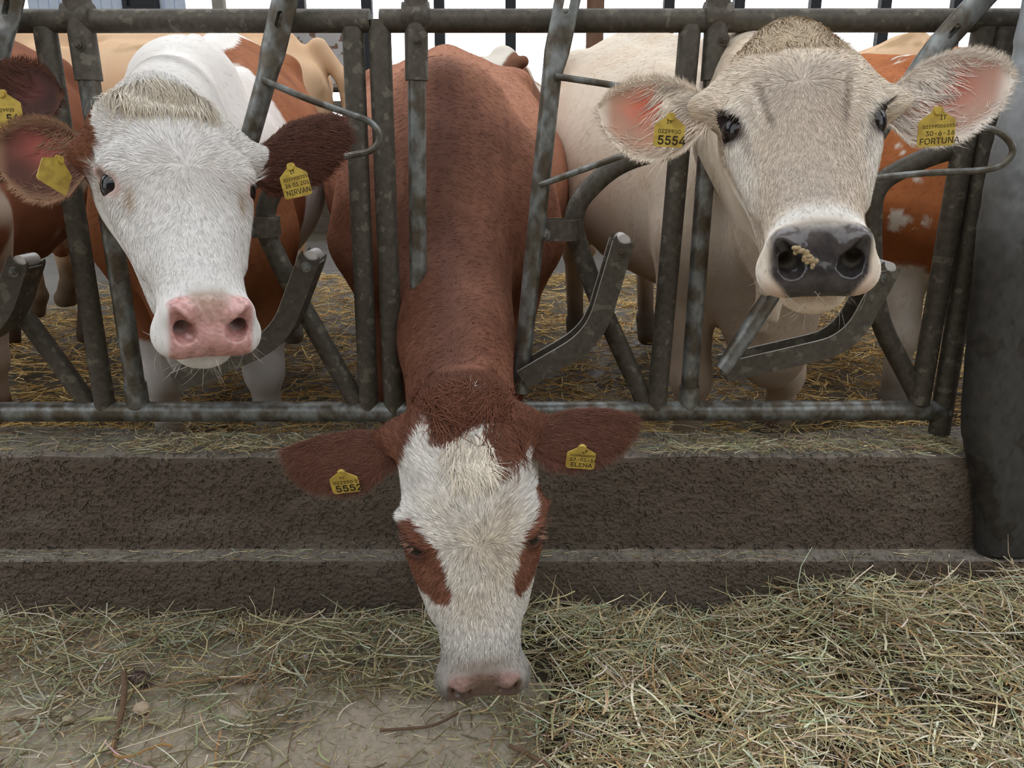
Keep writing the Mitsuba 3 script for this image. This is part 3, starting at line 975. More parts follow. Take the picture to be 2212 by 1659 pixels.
# ------------------------------------------------------------------ the herd
def eye(cow, sx):
    c = cow.hw((np.array([.0915, .200, -.0170]) + cow.eo) * [sx, 1, 1])
    r = 0.0300 * cow.hs
    s = trimesh.creation.icosphere(4, r)
    v = np.array(s.vertices)
    e1, e2 = cow.eye_axes()
    out = nrm(np.array([.82, .14, .52]))
    ax = nrm(np.array([sx * out[0], out[1], out[2]]) @ cow.M.T)
    l1 = nrm(np.array([sx * e1[0], e1[1], e1[2]]) @ cow.M.T)
    l1 = nrm(l1 - ax * (l1 @ ax))
    l2 = np.cross(ax, l1)
    q = np.stack([v @ l1, v @ l2, v @ ax], 1) / r
    rad = np.hypot(q[:, 0] / 1.0, q[:, 1] / 1.0)
    col = np.tile([.010, .006, .005], (len(v), 1))
    pup = np.hypot(q[:, 0] / .45, q[:, 1] / .26)
    col = cmix(np.array([.004, .005, .009]), col, sstep(.85, 1.1, pup))
    white = sstep(.80, .92, rad) + (q[:, 2] < 0)
    col = cmix(col, np.array([.36, .27, .24]), np.clip(white, 0, 1))
    col = cmix(col, np.array([.50, .22, .20]), sstep(.72, .86, q[:, 0]) * .8)
    v = v * (1 + .05 * np.clip(q[:, 2:3], 0, 1) ** 4)
    k = cow.key + '__eye'
    k = k if k not in scene else k + '_001'
    add_raw(k, v + c, np.array(s.faces), nrm(v), col, 'eye_mat')


scene['eye_mat'] = {'type': 'principled', 'base_color': {'type': 'mesh_attribute', 'name': 'vertex_color'}, 'roughness': .07, 'specular': .35, 'clearcoat': .25, 'clearcoat_gloss': .98}

BROWN_SHADE = np.array([.150, .060, .037])
DBROWN = np.array([.105, .036, .020])
BROWN_LIT = np.array([.37, .170, .105])
EYE_PAD = 0
WHITE = np.array([.72, .69, .64])
CREAM = np.array([.60, .50, .39])
PINK = np.array([.52, .27, .23])


def streak(p, d, s1, s2, seed):
    """Fine noise drawn out along the hair direction d (constant)."""
    d = nrm(d)
    a = nrm(np.cross(d, [.31, .2, .93]))
    b = np.cross(d, a)
    return meshkit.fbm(np.stack([p @ a * s1, p @ b * s1, p @ d * s2], 1), 3, seed) - .5


def muzzle(q):
    """Hairless front of the nose: (mask, place down the plane from 0 at its top)."""
    x, u, n = q[:, 0], q[:, 1], q[:, 2]
    front = (u - .445) * .817 + (n - .010) * .577
    down = (u - .445) * .577 - (n - .010) * .817
    return front, down, np.abs(x)


EO = np.zeros(3)       # how far the eyes of the cow at work sit from the usual place


def eyedist(q):
    a = np.stack([np.abs(q[:, 0]), q[:, 1], q[:, 2]], 1) - (np.array(EYE_S) + EO)
    e1, e2 = Cow.eye_axes()
    out = np.cross(e1, e2)
    return np.sqrt((a @ e1 / 1.6) ** 2 + (a @ e2) ** 2 + (a @ out * .6) ** 2) * .80


def mudlegs(c, b, seed):
    m = sstep(.36, .10, b[:, 2] + .1 * vnoise(b, 6, seed))
    return cmix(c, np.array([.045, .034, .022]), m * .85)


def nostril_dist(q):
    s = np.stack([np.abs(q[:, 0]), q[:, 1], q[:, 2]], 1).astype(np.float32)
    return np.minimum(rcone(s, NOS_A, NOS_B, .0075, .0150), rcone(s, NOS_B, NOS_C, .0145, .0110))


# --- coats -------------------------------------------------------------
def coat_fawn(q, b, p, hd):
    nz = vnoise(p, 7, 21, 4)
    fine = vnoise(p, 60, 22, 2)
    base = cmix(np.array([.62, .51, .39]), np.array([.70, .63, .53]), np.clip(.5 + nz * 2, 0, 1))
    base = cmix(base, np.array([.46, .345, .25]), np.clip(sstep(1.0, .5, b[:, 2]) * .7 + nz * .5, 0, .8) * (~hd))
    x, u, n = q[:, 0], q[:, 1], q[:, 2]
    # taupe over the middle of the face, paler cheeks and ring round the muzzle
    mid = np.exp(-(x / .075) ** 4) * sstep(.05, .14, u) * sstep(.45, .36, u)
    base = np.where(hd[:, None], cmix(base, np.array([.36, .30, .255]), np.clip(mid * (.62 + nz), 0, .8)), base)
    base = np.where(hd[:, None], cmix(base, np.array([.44, .32, .19]), sstep(.05, -.02, u + .3 * nz * .2) * .7 * (n > -.1)), base)
    side = sstep(.06, .10, np.abs(x)) * sstep(.16, .25, u)
    base = np.where(hd[:, None], cmix(base, np.array([.70, .69, .66]), side * .6), base)
    fr, dn, ax = muzzle(q)
    ring = hd * np.exp(-((fr + .028) / .012) ** 2) * (dn < .03)
    base = cmix(base, np.array([.72, .71, .68]), ring * .8)
    lim = .066 - .022 * sstep(.050, .095, dn) + .006 * nz * 4
    m = hd * sstep(-.022, -.008, fr + .008 * nz) * sstep(lim + .006, lim - .004, ax) * (dn < .108) * (n > -.083)
    edge = hd * sstep(-.022, -.008, fr) * sstep(.085, .06, ax) * sstep(.045, .085, dn) * (n > -.083)
    base = cmix(base, np.array([.56, .40, .31]), edge * .8)
    skin = cmix(np.array([.032, .027, .028]), np.array([.082, .068, .063]), np.clip(.5 + fine * 1.6 - .5 * sstep(.0, .05, dn), 0, 1))
    skin = cmix(skin, np.array([.13, .115, .11]), sstep(.02, -.01, dn) * .7)
    base = cmix(base, skin, m)
    base = cmix(base, np.array([.012, .010, .010]), hd * sstep(.006, -.003, nostril_dist(q)))
    ed = eyedist(q)
    base = cmix(base, np.array([.045, .035, .038]), hd * sstep(.0245, .0185, ed + .004 * nz))
    # tear streaks
    tr = np.exp(-((np.abs(x) - .092 + (u - .23) * .25) / .006) ** 2) * sstep(.215, .235, u) * sstep(.30, .25, u)
    base = cmix(base, np.array([.22, .18, .15]), hd * tr * .5)
    wr = np.exp(-((np.abs(x) - .058 + .12 * (u - .17)) / .0045) ** 2) * sstep(.12, .15, u) * sstep(.26, .22, u)  # shade in the forehead creases painted as a dark streak
    base = cmix(base, np.array([.22, .17, .13]), hd * wr * .7)
    return mudlegs(base, b, 31), np.clip(m, 0, 1)


E_L = [(-0.092, 0.160), (-0.114, 0.168), (-0.14, 0.19), (-0.145, 0.225), (-0.116, 0.254), (-0.096, 0.291), (-0.073, 0.311), (-0.057, 0.314), (-0.046, 0.302), (-0.05, 0.269), (-0.055, 0.233), (-0.069, 0.204), (-0.084, 0.184)]
E_R = [(0.104, 0.135), (0.15, 0.150), (0.15, 0.215), (0.112, 0.264), (0.092, 0.299), (0.071, 0.311), (0.06, 0.299), (0.059, 0.268), (0.072, 0.229), (0.088, 0.188), (0.099, 0.159)]
E_P = [(-0.3, -0.25), (0.35, -0.25), (0.35, 0.10), (0.103, 0.086), (0.096, 0.068), (0.087, 0.092), (0.07, 0.097), (0.062, 0.085), (0.053, 0.079), (0.05, 0.069), (0.056, 0.056), (0.044, 0.04), (0.029, 0.024),
       (0.013, 0.03), (-0.003, 0.037), (-0.016, 0.056), (-0.036, 0.064), (-0.055, 0.057), (-0.057, 0.026), (-0.068, 0.01), (-0.081, 0.032), (-0.101, 0.074), (-0.127, 0.127), (-.3, .14)]


def coat_feeding(q, b, p, hd):
    nz = vnoise(p, 9, 41, 4)
    fine = vnoise(p, 70, 42, 2)
    st = streak(p, [0, -.6, -.7], 90, 18, 43)
    c = cmix(BROWN_SHADE, BROWN_LIT, np.clip(.10 + nz * .9 + st * .5 + .85 * sstep(.02, .28, b[:, 1]), 0, 1))  # lit back and shaded neck put into the brown along the body
    crest = np.exp(-(b[:, 0] / .055) ** 2) * sstep(.30, .1, b[:, 1]) * (b[:, 2] > .5)
    c = cmix(c, np.array([.075, .036, .028]), crest * .55)
    x, u, n = q[:, 0], q[:, 1], q[:, 2]
    w = x + .012 * vnoise(p, 55, 44, 2) + .02 * vnoise(p, 16, 45, 2)
    uu = u + .014 * vnoise(p, 55, 46, 2)
    brown = np.maximum(np.maximum(inpoly(w, uu, E_L), inpoly(w, uu, E_R)), inpoly(w, uu, E_P))
    white = hd * sstep(.002, -.002, brown) * sstep(.14, .125, np.abs(x)) * (n > -.20)
    wc = cmix(np.array([.69, .67, .64]), np.array([.50, .43, .33]), np.clip(.40 + nz * 1.6, 0, 1) * np.exp(-(x / .085) ** 4) * sstep(.40, .3, u))
    c = cmix(c, wc, white)
    c = cmix(c, np.array([.62, .56, .46]), hd * white * .0)
    fr, dn, ax = muzzle(q)
    m = hd * sstep(-.020, -.008, fr + .012 * nz) * sstep(.066, .056, ax) * (n > -.083)
    skin = cmix(np.array([.53, .33, .30]), np.array([.42, .24, .20]), np.clip(.5 + 3 * nz, 0, 1))
    c = cmix(c, skin, m)
    top = hd * np.exp(-((fr + .020) / .012) ** 2) * sstep(.075, .05, ax) * (dn < .04)
    c = cmix(c, np.array([.30, .19, .12]), np.clip(top * (.75 + 2 * nz), 0, .85))
    c = cmix(c, np.array([.20, .075, .06]), hd * sstep(.004, -.003, nostril_dist(q)))
    ed = eyedist(q)
    c = cmix(c, np.array([.10, .045, .035]), hd * sstep(.0225, .0175, ed))
    return mudlegs(c, b, 47), np.clip(m, 0, 1)


def coat_pied(q, b, p, hd):
    nz = vnoise(p, 6, 61, 4)
    mid = vnoise(p, 18, 62, 3)
    s, z, xb = b[:, 1], b[:, 2], b[:, 0]
    brown = cmix(np.array([.36, .14, .06]), np.array([.22, .08, .036]), np.clip(.5 + nz * 1.8, 0, 1))
    # red patches on both flanks and the shoulders, white ridge, belly and legs
    blob = lambda cs, cz, rs, rz: 1 - np.hypot((s - cs) / rs, (z - cz) / rz)
    side = np.abs(xb)
    a = np.maximum(blob(.16, .80, .34, .30), blob(.95, 1.12, .48, .26))
    a = np.where(side > .07 + .05 * nz, a, -1)
    red = sstep(-.03, .03, a + .35 * mid * .6)
    c = cmix(np.array([.74, .71, .67]), brown, red)
    x, u, n = q[:, 0], q[:, 1], q[:, 2]
    face = cmix(np.array([.65, .635, .615]), np.array([.47, .415, .355]), np.clip(.40 + nz * 1.8, 0, 1) * sstep(.32, .12, u) * .9)
    c = np.where(hd[:, None], face, c)
    # behind the face the ears' roots are brown
    er = hd * sstep(.085, .105, np.abs(x)) * sstep(.12, .09, u) * (n < -.02)
    c = cmix(c, np.array([.16, .06, .03]), er)
    fr, dn, ax = muzzle(q)
    m = hd * sstep(-.020, -.010, fr + .006 * nz) * sstep(.067, .058, ax + .01 * nz) * (n > -.083) * sstep(.112, .10, dn)
    c = cmix(c, cmix(np.array([.56, .33, .31]), np.array([.44, .22, .20]), np.clip(.5 + 3 * nz, 0, 1)), m)
    top = hd * np.exp(-((fr + .012) / .010) ** 2) * sstep(.04, .02, ax) * (dn < .03)
    c = cmix(c, np.array([.38, .30, .22]), np.clip(top * .6, 0, 1))
    c = cmix(c, np.array([.22, .075, .06]), hd * sstep(.004, -.003, nostril_dist(q)))
    ed = eyedist(q)
    c = cmix(c, np.array([.50, .33, .30]), hd * sstep(.021, .0155, ed) * .8)
    tr = np.exp(-((np.abs(x) - .085) / .008) ** 2 - ((u - .245) / .018) ** 2)
    c = cmix(c, np.array([.32, .22, .13]), hd * tr * .7)
    return mudlegs(c, b, 63), np.clip(m, 0, 1)


def coat_darkpied(q, b, p, hd):
    nz = vnoise(p, 6, 71, 4)
    c = cmix(np.array([.15, .055, .03]), np.array([.24, .09, .045]), np.clip(.5 + 2 * nz, 0, 1))
    c = cmix(c, np.array([.45, .36, .28]), sstep(.10, .16, vnoise(p, 4, 72, 3)))
    x, u, n = q[:, 0], q[:, 1], q[:, 2]
    c = np.where(hd[:, None], cmix(np.array([.22, .10, .055]), np.array([.70, .66, .62]), sstep(.075, .05, np.abs(x) + .02 * nz) + sstep(.3, .36, u)), c)
    fr, dn, ax = muzzle(q)
    m = hd * sstep(-.020, -.010, fr) * sstep(.067, .058, ax) * (n > -.083)
    c = cmix(c, np.array([.56, .33, .31]), m)
    c = cmix(c, np.array([.22, .075, .06]), hd * sstep(.004, -.003, nostril_dist(q)))
    return mudlegs(c, b, 73), np.clip(m, 0, 1)


def coat_redwhite(q, b, p, hd):
    nz = vnoise(p, 5, 81, 4)
    mid = vnoise(p, 14, 82, 3)
    s, z, xb = b[:, 1], b[:, 2], b[:, 0]
    c = cmix(np.array([.40, .135, .042]), np.array([.27, .085, .03]), np.clip(.5 + nz * 1.8, 0, 1))
    lim = .63 + .12 * nz + .10 * mid
    w = sstep(lim + .012, lim - .012, z)
    w = np.maximum(w, sstep(.10, .115, mid * .6 + nz * .5) * (z > .7))
    c = cmix(c, np.array([.62, .57, .50]), w)
    return mudlegs(c, b, 83), np.zeros(len(p))


def coat_tan(q, b, p, hd):
    nz = vnoise(p, 4, 91, 4)
    c = cmix(np.array([.52, .32, .18]), np.array([.60, .43, .28]), np.clip(.5 + nz * 1.8, 0, 1))
    c = cmix(c, np.array([.30, .19, .09]), sstep(.12, .25, nz + .5 * vnoise(p, 9, 92, 2)) * .7)
    x, u, n = q[:, 0], q[:, 1], q[:, 2]
    c = np.where(hd[:, None], cmix(c, np.array([.70, .66, .6]), sstep(.08, .05, np.abs(x))), c)
    return mudlegs(c, b, 93), np.zeros(len(p))


def coat_far(q, b, p, hd):
    nz = vnoise(p, 5, 95, 4)
    c = cmix(np.array([.16, .07, .04]), np.array([.55, .48, .4]), sstep(-.03, .03, nz))
    x, u, n = q[:, 0], q[:, 1], q[:, 2]
    f = cmix(np.array([.16, .07, .04]), np.array([.62, .57, .5]), sstep(.085, .07, np.abs(x) + .03 * nz))
    c = np.where(hd[:, None], f, c)
    return c, np.zeros(len(p))


def finish(cow, coat, label, group=None, eyes=True):
    global EO
    EO = cow.eo
    q, b = cow.hl(cow.V), cow.bl(cow.V)
    hc = cow.hw((0, .22, -.06))
    hd = (np.linalg.norm(cow.V - hc, axis=1) < .38 * cow.hs) & (q[:, 1] > -.06) & (q[:, 2] > -.235) if cow.head else np.zeros(len(cow.V), bool)
    c, m = coat(q, b, cow.V, hd)
    cow.hd = hd
    # moist skin of the nose apart from the coat: its triangles are their own part
    if cow.head and m.max() > .5:
        mf = (m[cow.F] > .5).all(1)
    else:
        mf = np.zeros(len(cow.F), bool)
    add_raw(cow.key + '__body', cow.V, cow.F[~mf], cow.Nn, np.clip(c, 0, 1), 'fur')
    if mf.any():
        u = np.unique(cow.F[mf])
        r = np.full(len(cow.V), -1)
        r[u] = np.arange(len(u))
        nz = vnoise(cow.V[u], 220, 8, 2)
        g = nrm(cow.Nn[u] + .5 * np.stack([vnoise(cow.V[u], 160, 9 + k, 2) for k in range(3)], 1))
        add_raw(cow.key + '__nose', cow.V[u], r[cow.F[mf]], g, np.clip(c[u] * (1 + nz[:, None]), 0, 1), 'wet_skin')
    if cow.head and eyes:
        eye(cow, -1)
        eye(cow, 1)
    lab(cow.key, label, 'cow', group)
    cow.coat = coat


def coat_at(cow, p, head=None):
    q, b = cow.hl(p), cow.bl(p)
    hc = cow.hw((0, .22, -.06))
    hd = (np.linalg.norm(p - hc, axis=1) < .38 * cow.hs) & (q[:, 1] > -.06) & (q[:, 2] > -.235)
    return cow.coat(q, b, p, hd) + (hd,)


def face_fur(cow, n_hair, whorl=(0, .165), seed=1, lens=(.007, .013), wid=.0011, contrast=.22, vis=None):
    rs = np.random.default_rng(seed)
    q = cow.hl(cow.V)
    u = q[:, 1]
    w = cow.hd * (q[:, 2] > -.13) * (cow.Nn @ nrm(CAM - cow.hw((0, .2, 0))) > -.25)
    w = w * (sstep(.43, .38, u) * .55 + sstep(.30, .18, u) * .45 + .08)
    ed = eyedist(q)
    w = w * sstep(.016, .022, ed)
    fr, dn, ax = muzzle(q)
    w = w * ((fr < -.020) | (ax > .07) | (dn > .11))
    p, n = scatter(cow.V, cow.F, cow.Nn, n_hair, w, rs)
    q = cow.hl(p)
    dx, du = q[:, 0] - whorl[0], q[:, 1] - whorl[1]
    # hair runs away from the whorl: down the nose below it, up and outwards above it
    loc = np.stack([dx * 1.3 + .02 * np.sin(q[:, 1] * 60), np.where(du > 0, du + .06, du * .9 - .01), -.3 * np.abs(q[:, 0])], 1)
    swirl = np.exp(-(dx ** 2 + du ** 2) / .03 ** 2)
    loc += swirl[:, None] * np.stack([dx, du, 0 * dx], 1) * 3
    loc = nrm(loc) + .30 * np.stack([vnoise(p, 24, 3 + k + seed, 2) for k in range(3)], 1) * 2
    d = loc @ cow.M.T
    c, m, _ = coat_at(cow, p)
    clump = vnoise(p, 110, seed + 9, 2) * 1.5
    f = 1 + contrast * (rs.normal(0, .7, len(p)) + clump)
    L = rs.uniform(lens[0], lens[1], len(p)) * np.interp(q[:, 1], [0, .1, .25, .42], [1.5, 1.25, .85, .5])
    v = blades(p, n, d, L, np.full(len(p), wid), np.clip(c * f[:, None], 0, 1), lift=.22 + .1 * rs.random(len(p)), bend=.5, segs=2, rs=rs)
    return v


def body_fur(cow, n_hair, box, seed=6, lens=(.010, .018), wid=.0013, contrast=.2, flow=None):
    """The short coat on neck and back inside a box of world space, lying towards the tail."""
    rs = np.random.default_rng(seed)
    lo, hi = np.asarray(box[0]), np.asarray(box[1])
    w = ((cow.V > lo) & (cow.V < hi)).all(1) & (cow.Nn @ nrm(CAM - .5 * (lo + hi)) > -.3)
    w = w & (np.linalg.norm(cow.V - cow.hw((0, .22, -.06)), axis=1) > .22)
    p, n = scatter(cow.V, cow.F, cow.Nn, n_hair, w.astype(float), rs)
    d = cow.BM[:, 1] * .8 + np.array([0, 0, -.75]) + 1.3 * np.stack([vnoise(p, 9, seed + k, 3) for k in range(3)], 1)
    side = (p - cow.B0) @ cow.BM[:, 0]
    d = d + np.sign(side)[:, None] * cow.BM[:, 0] * .35
    c, m, _ = coat_at(cow, p)
    f = 1 + contrast * (rs.normal(0, .6, len(p)) + 1.6 * vnoise(p, 60, seed + 9, 2))
    return blades(p, n, d, rs.uniform(*lens, len(p)), np.full(len(p), wid), np.clip(c * f[:, None], 0, 1), lift=.14, bend=.6, segs=2, rs=rs)


def lashes(cow, color, n=34, length=.022, seed=3):
    rs = np.random.default_rng(seed)
    out = []
    e1, e2 = cow.eye_axes()
    e3 = np.cross(e1, e2)
    for sx in (-1, 1):
        t = rs.uniform(-.75, .75, n)
        up = -1.0
        loc = np.array(EYE_S) + cow.eo + (e1[None] * t[:, None] * .026 - e2[None] * (np.sqrt(1 - t ** 2) * .016)[:, None] * np.sign(e2[1]) + e3[None] * .004 * np.sign(e3[0]))
        d = e3[None] * np.sign(e3[0]) * 1.0 + e2[None] * (-np.sign(e2[1])) * .5 + e1[None] * t[:, None] * .5 + [0, -.1, -.25]
        loc[:, 0] *= sx
        d = d * [sx, 1, 1]
        p = cow.hw(loc)
        d = d @ cow.M.T
        nrm_ = np.tile(nrm(np.array([sx * .8, .1, .5]) @ cow.M.T), (n, 1))
        v = blades(p, nrm(np.cross(d, np.cross(nrm_, d))), d, length * rs.uniform(.7, 1.2, n), np.full(n, .0011), np.tile(np.asarray(color), (n, 1)), lift=.1, bend=-.5, segs=3, rs=rs)
        out.append(v)
    return merge(out)


def whiskers(cow, color, n=70, seed=5):
    rs = np.random.default_rng(seed)
    q = cow.hl(cow.V)
    w = (q[:, 1] > .43) & (q[:, 2] < -.055) & (np.abs(q[:, 0]) > .0) & cow.hd
    p, n_ = scatter(cow.V, cow.F, cow.Nn, n, w.astype(float), rs)
    return blades(p, n_, n_ + .4 * rs.normal(0, 1, (n, 3)) + [0, 0, -.3], rs.uniform(.012, .04, n), np.full(n, .0007), np.tile(np.asarray(color), (n, 1)), lift=1.2, bend=.2, segs=4, rs=rs)


def tuft(cow, n_hair, centre, spread, fall, length, color, seed=2, lift=.9, wid=.0016, tipc=None, even=1.0):
    """The long forelock on the poll."""
    rs = np.random.default_rng(seed)
    q = cow.hl(cow.V)
    w = np.exp(-((q[:, 0] - centre[0]) / spread[0]) ** 4 - ((q[:, 1] - centre[1]) / spread[1]) ** 4) * (q[:, 2] > -.09)
    p, n = scatter(cow.V, cow.F, cow.Nn, n_hair, w, rs)
    q = cow.hl(p)
    f = np.tile(np.asarray(fall, float), (len(p), 1))
    f[:, 0] += (q[:, 0] - centre[0]) * 5
    f += rs.normal(0, .22, f.shape) * even + 1.6 * even * np.stack([vnoise(p, 40, seed + k, 2) for k in range(3)], 1)
    d = nrm(f) @ cow.M.T
    c = np.asarray(color) * (1 + .3 * rs.normal(0, .6, (len(p), 1)) + .9 * vnoise(p, 90, seed, 2)[:, None])
    L = length * rs.uniform(.65, 1.1, len(p))
    return blades(p, n, d, L, np.full(len(p), wid), np.clip(c, 0, 1), lift=lift, bend=.75, segs=5, rs=rs, tipc=None if tipc is None else np.clip(np.tile(tipc, (len(p), 1)), 0, 1))


def ear_part(cow, key, e, cin, cout, rim, hair_in=700, hair_out=1500, inlen=.035, pinkc=PINK, fringe=900, seed=4, outlen=(.012, .026), droop=0.0):
    rs = np.random.default_rng(seed)
    V, F, N_, t, v, inn = e['V'], e['F'], e['N'], e['t'], e['v'], e['inner']
    nz = vnoise(V, 30, seed, 3)
    c = np.tile(np.asarray(cout, float), (len(V), 1))
    ci = cmix(np.asarray(cin), np.asarray(pinkc), np.clip(np.exp(-((v - .15) / .5) ** 2) * np.exp(-((t - .52) / .24) ** 2) * 1.2 + nz * .5, 0, 1))
    c = np.where(inn[:, None], ci, c)
    rimw = sstep(.78, .98, np.abs(v)) + sstep(.86, .98, t)
    c = cmix(c, np.asarray(rim), np.clip(rimw, 0, 1) * .85)
    c = c * (1 + .35 * nz[:, None])
    add_raw(key, V, F, N_, np.clip(c, 0, 1), 'fur')
    parts = []
    ax = nrm(e['T'] - e['B'])
    p, n = scatter(V, F, N_, hair_out, (~inn).astype(float), rs)
    parts.append(blades(p, n, np.tile(ax, (len(p), 1)) + .35 * rs.normal(0, .5, (len(p), 3)) + [0, 0, -.35] + 1.2 * np.stack([vnoise(p, 40, seed + 60 + k, 2) for k in range(3)], 1), rs.uniform(*outlen, len(p)), np.full(len(p), .0014), np.clip(np.asarray(cout) * (1 + .35 * rs.normal(0, .6, (len(p), 1))), 0, 1), lift=.25, segs=3, rs=rs))
    # long fine hair sweeping out of the ear's root over its hollow
    w = inn * sstep(.62, .10, t) * (.15 + sstep(-.3, .7, v)) * (np.abs(v) < .92)
    p, n = scatter(V, F, N_, hair_in, w.astype(float), rs)
    cl = np.stack([vnoise(p, 45, seed + 50 + k, 2) for k in range(3)], 1)
    dd = np.tile(ax, (len(p), 1)) + [0, 0, -.75] + 2.2 * cl + .12 * rs.normal(0, 1, (len(p), 3))
    parts.append(blades(p, n, dd, inlen * rs.uniform(.5, 1.2, len(p)), np.full(len(p), .0011), np.clip(np.asarray(rim) * (.85 + .3 * rs.normal(0, .5, (len(p), 1)) + 1.2 * cl[:, :1]), 0, 1), lift=.40, bend=.7, segs=5, rs=rs))
    p, n = scatter(V, F, N_, hair_in // 2, inn * sstep(.5, .9, np.abs(v)), rs)
    dd = np.tile(ax, (len(p), 1)) + .4 * rs.normal(0, 1, (len(p), 3))
    parts.append(blades(p, n, dd, rs.uniform(.008, .018, len(p)), np.full(len(p), .0010), np.clip(np.asarray(rim) * (.9 + .25 * rs.normal(0, .6, (len(p), 1))), 0, 1), lift=.3, segs=3, rs=rs))
    # fringe round the rim
    S = e['S']
    for col, sg in ((0, -1), (-1, 1)):
        i = rs.integers(1, S.shape[0] - 1, fringe)
        fr = rs.random(fringe)
        p = S[i - 1, col] * (1 - fr[:, None]) + S[i, col] * fr[:, None]
        n = e['n'][i, col]
        o = nrm(S[i, col] - S[i, S.shape[1] // 2])
        dd = o + .7 * ax + .25 * rs.normal(0, 1, (fringe, 3)) + [0, 0, -droop * 10]
        parts.append(blades(p, n * np.sign(rs.random((fringe, 1)) - .4), dd, rs.uniform(.006, .017, fringe) + (droop * rs.random(fringe) if sg < 0 else 0), np.full(fringe, .0012), np.clip(np.asarray(rim) * (1 + .25 * rs.normal(0, .6, (fringe, 1))), 0, 1), lift=.15, segs=3, rs=rs))
    i = rs.integers(0, S.shape[1], fringe // 3)
    p = S[-2, i]
    parts.append(blades(p, e['n'][-2, i], np.tile(ax, (len(p), 1)) + .4 * rs.normal(0, 1, (len(p), 3)), rs.uniform(.006, .016, len(p)), np.full(len(p), .0012), np.clip(np.asarray(rim) * (1 + .25 * rs.normal(0, .6, (len(p), 1))), 0, 1), lift=.2, segs=3, rs=rs))
    hv = merge(parts)
    add_raw(key + '__hair', *hv, 'fur')
    lab(key + '__hair', kind='stuff')


def ear4(sx, B, Tp, mid, up, dn, front, cup=.35, widths=None):
    """B, Tp, mid, up, dn as (px, py, Y): the ear's root, tip, middle, and its upper and lower edge at the widest place."""
    b, t, m, u, d = (at(*k) for k in (B, Tp, mid, up, dn))
    return dict(sx=sx, B=b, mesh=ear_mesh(b, t, u - m, d - m, front, cup, widths=widths))


# --- poses
WB = ([0, .12, .3, .5, .75, .9, .97, 1], [.32, .50, .90, 1.0, .86, .62, .36, .10])
ears_f = [ear4(-1, (1552, 232, 1.41), (1292, 238, 1.40), (1425, 236, 1.39), (1425, 172, 1.42), (1425, 348, 1.36), (.15, -1, .05), .30),
          ear4(1, (1898, 226, 1.39), (2190, 176, 1.42), (2046, 203, 1.38), (2052, 116, 1.41), (2020, 318, 1.35), (-.25, -1, .05), .30)]
fawn = Cow('cow', [.4709, 1.4171, 1.2449], [0.98, -0.1886, 0.0629], [-0.1028, -0.7516, -0.6516], None, (.71, 2.06), (-.22, .97), bs=.905, wm=1.04, dip=.22, ears=ears_f, dewlap=at(1635, 868, 1.90), wrinkle=1.9, brisket=1.25, nape=(-.05, 0, .02))
ears_e = [ear4(-1, (868, 952, 1.285), (622, 975, 1.30), (752, 962, 1.28), (770, 938, 1.30), (762, 1050, 1.24), (0, .75, -.65), .22, WB),
          ear4(1, (1126, 928, 1.275), (1366, 912, 1.29), (1255, 922, 1.27), (1270, 893, 1.29), (1240, 1002, 1.23), (0, .75, -.65), .22, WB)]
feeding = Cow('cow_001', [-0.0770, 1.2445, 0.645], [0.993, 0.116, 0.037], [0.0659, -0.2575, -0.964], None, (-.17, 2.06), (-.07, 1), bs=.86, wm=1.25, dip=.22, ears=ears_e, neck=.93, nape=(0, .06, -.22), hs=1.02, eyesc=.92, eo=(-.0075, .003, .010))
ears_n = [ear4(-1, (207, 333, 1.42), (-14, 330, 1.42), (100, 332, 1.40), (96, 256, 1.43), (112, 440, 1.36), (.3, -1, .05), .30),
          ear4(1, (540, 352, 1.50), (750, 300, 1.54), (640, 325, 1.50), (652, 256, 1.53), (616, 412, 1.46), (-.35, .9, -.1), .25, ([0, .12, .3, .55, .8, .92, 1], [.30, .5, .92, 1.0, .9, .7, .12]))]
pied = Cow('cow_002', [-.6138, 1.4529, 1.1647], [0.8308, 0.5522, -0.0699], [0.3293, -0.589, -0.738], None, (-.86, 2.08), (-.20, .98), bs=.905, wm=1.0, dip=.22, ears=ears_n, dewlap=at(385, 893, 1.86), brisket=1.25, eyesc=.74)
ears_l = [ear4(1, (-70, 190, 1.52), (135, 208, 1.55), (30, 198, 1.52), (34, 128, 1.55), (40, 264, 1.48), (-.2, -1, 0), .25)]
edge_cow = Cow('cow_003', [-1.175, 1.50, 1.215], [0.80, 0.60, -0.0699], [0.40, -0.57, -0.72], None, (-1.70, 2.1), (-.25, .97), bs=.90, wm=1.0, dip=.18, ears=ears_l, hN=.007, hB=.018)
red = Cow('cow_004', [2.02, 1.98, .95], [.9, -.4, 0], [-.2, -.5, -.85], None, (1.46, 2.32), (-.05, 1), bs=.86, wm=1.32, dip=.12, brisket=1.5, hN=.011, hB=.016)
tan = Cow('cow_005', [-3.15, 3.95, 1.35], [0, 1, 0], [-.75, 0, -.66], None, (-2.60, 4.05), (1, .02), bs=1.0, wm=1.0, dip=.0, hN=.012, hB=.02)
tan2 = Cow('cow_006', [2.2, 7.1, 1.3], [-1, 0, 0], [0, .75, -.66], None, (2.24, 6.3), (.02, -1), bs=1.06, wm=1.0, dip=.0, hN=.012, hB=.024)
ears_s = [dict(sx=-1, B=np.array([-.20, 4.55, 1.55])), dict(sx=1, B=np.array([.06, 4.50, 1.55]))]
far = Cow('cow_007', [-.07, 4.55, 1.60], [.85, -.5, 0], [-.3, -.55, -.75], None, (-.05, 5.1), (.1, 1), bs=1.0, wm=1.0, dip=.0, hN=.010, hB=.024, ears=ears_s)
from concurrent.futures import ThreadPoolExecutor
with ThreadPoolExecutor(4) as pool:
    list(pool.map(Cow.build, [fawn, pied, feeding, edge_cow, red, tan, tan2, far]))

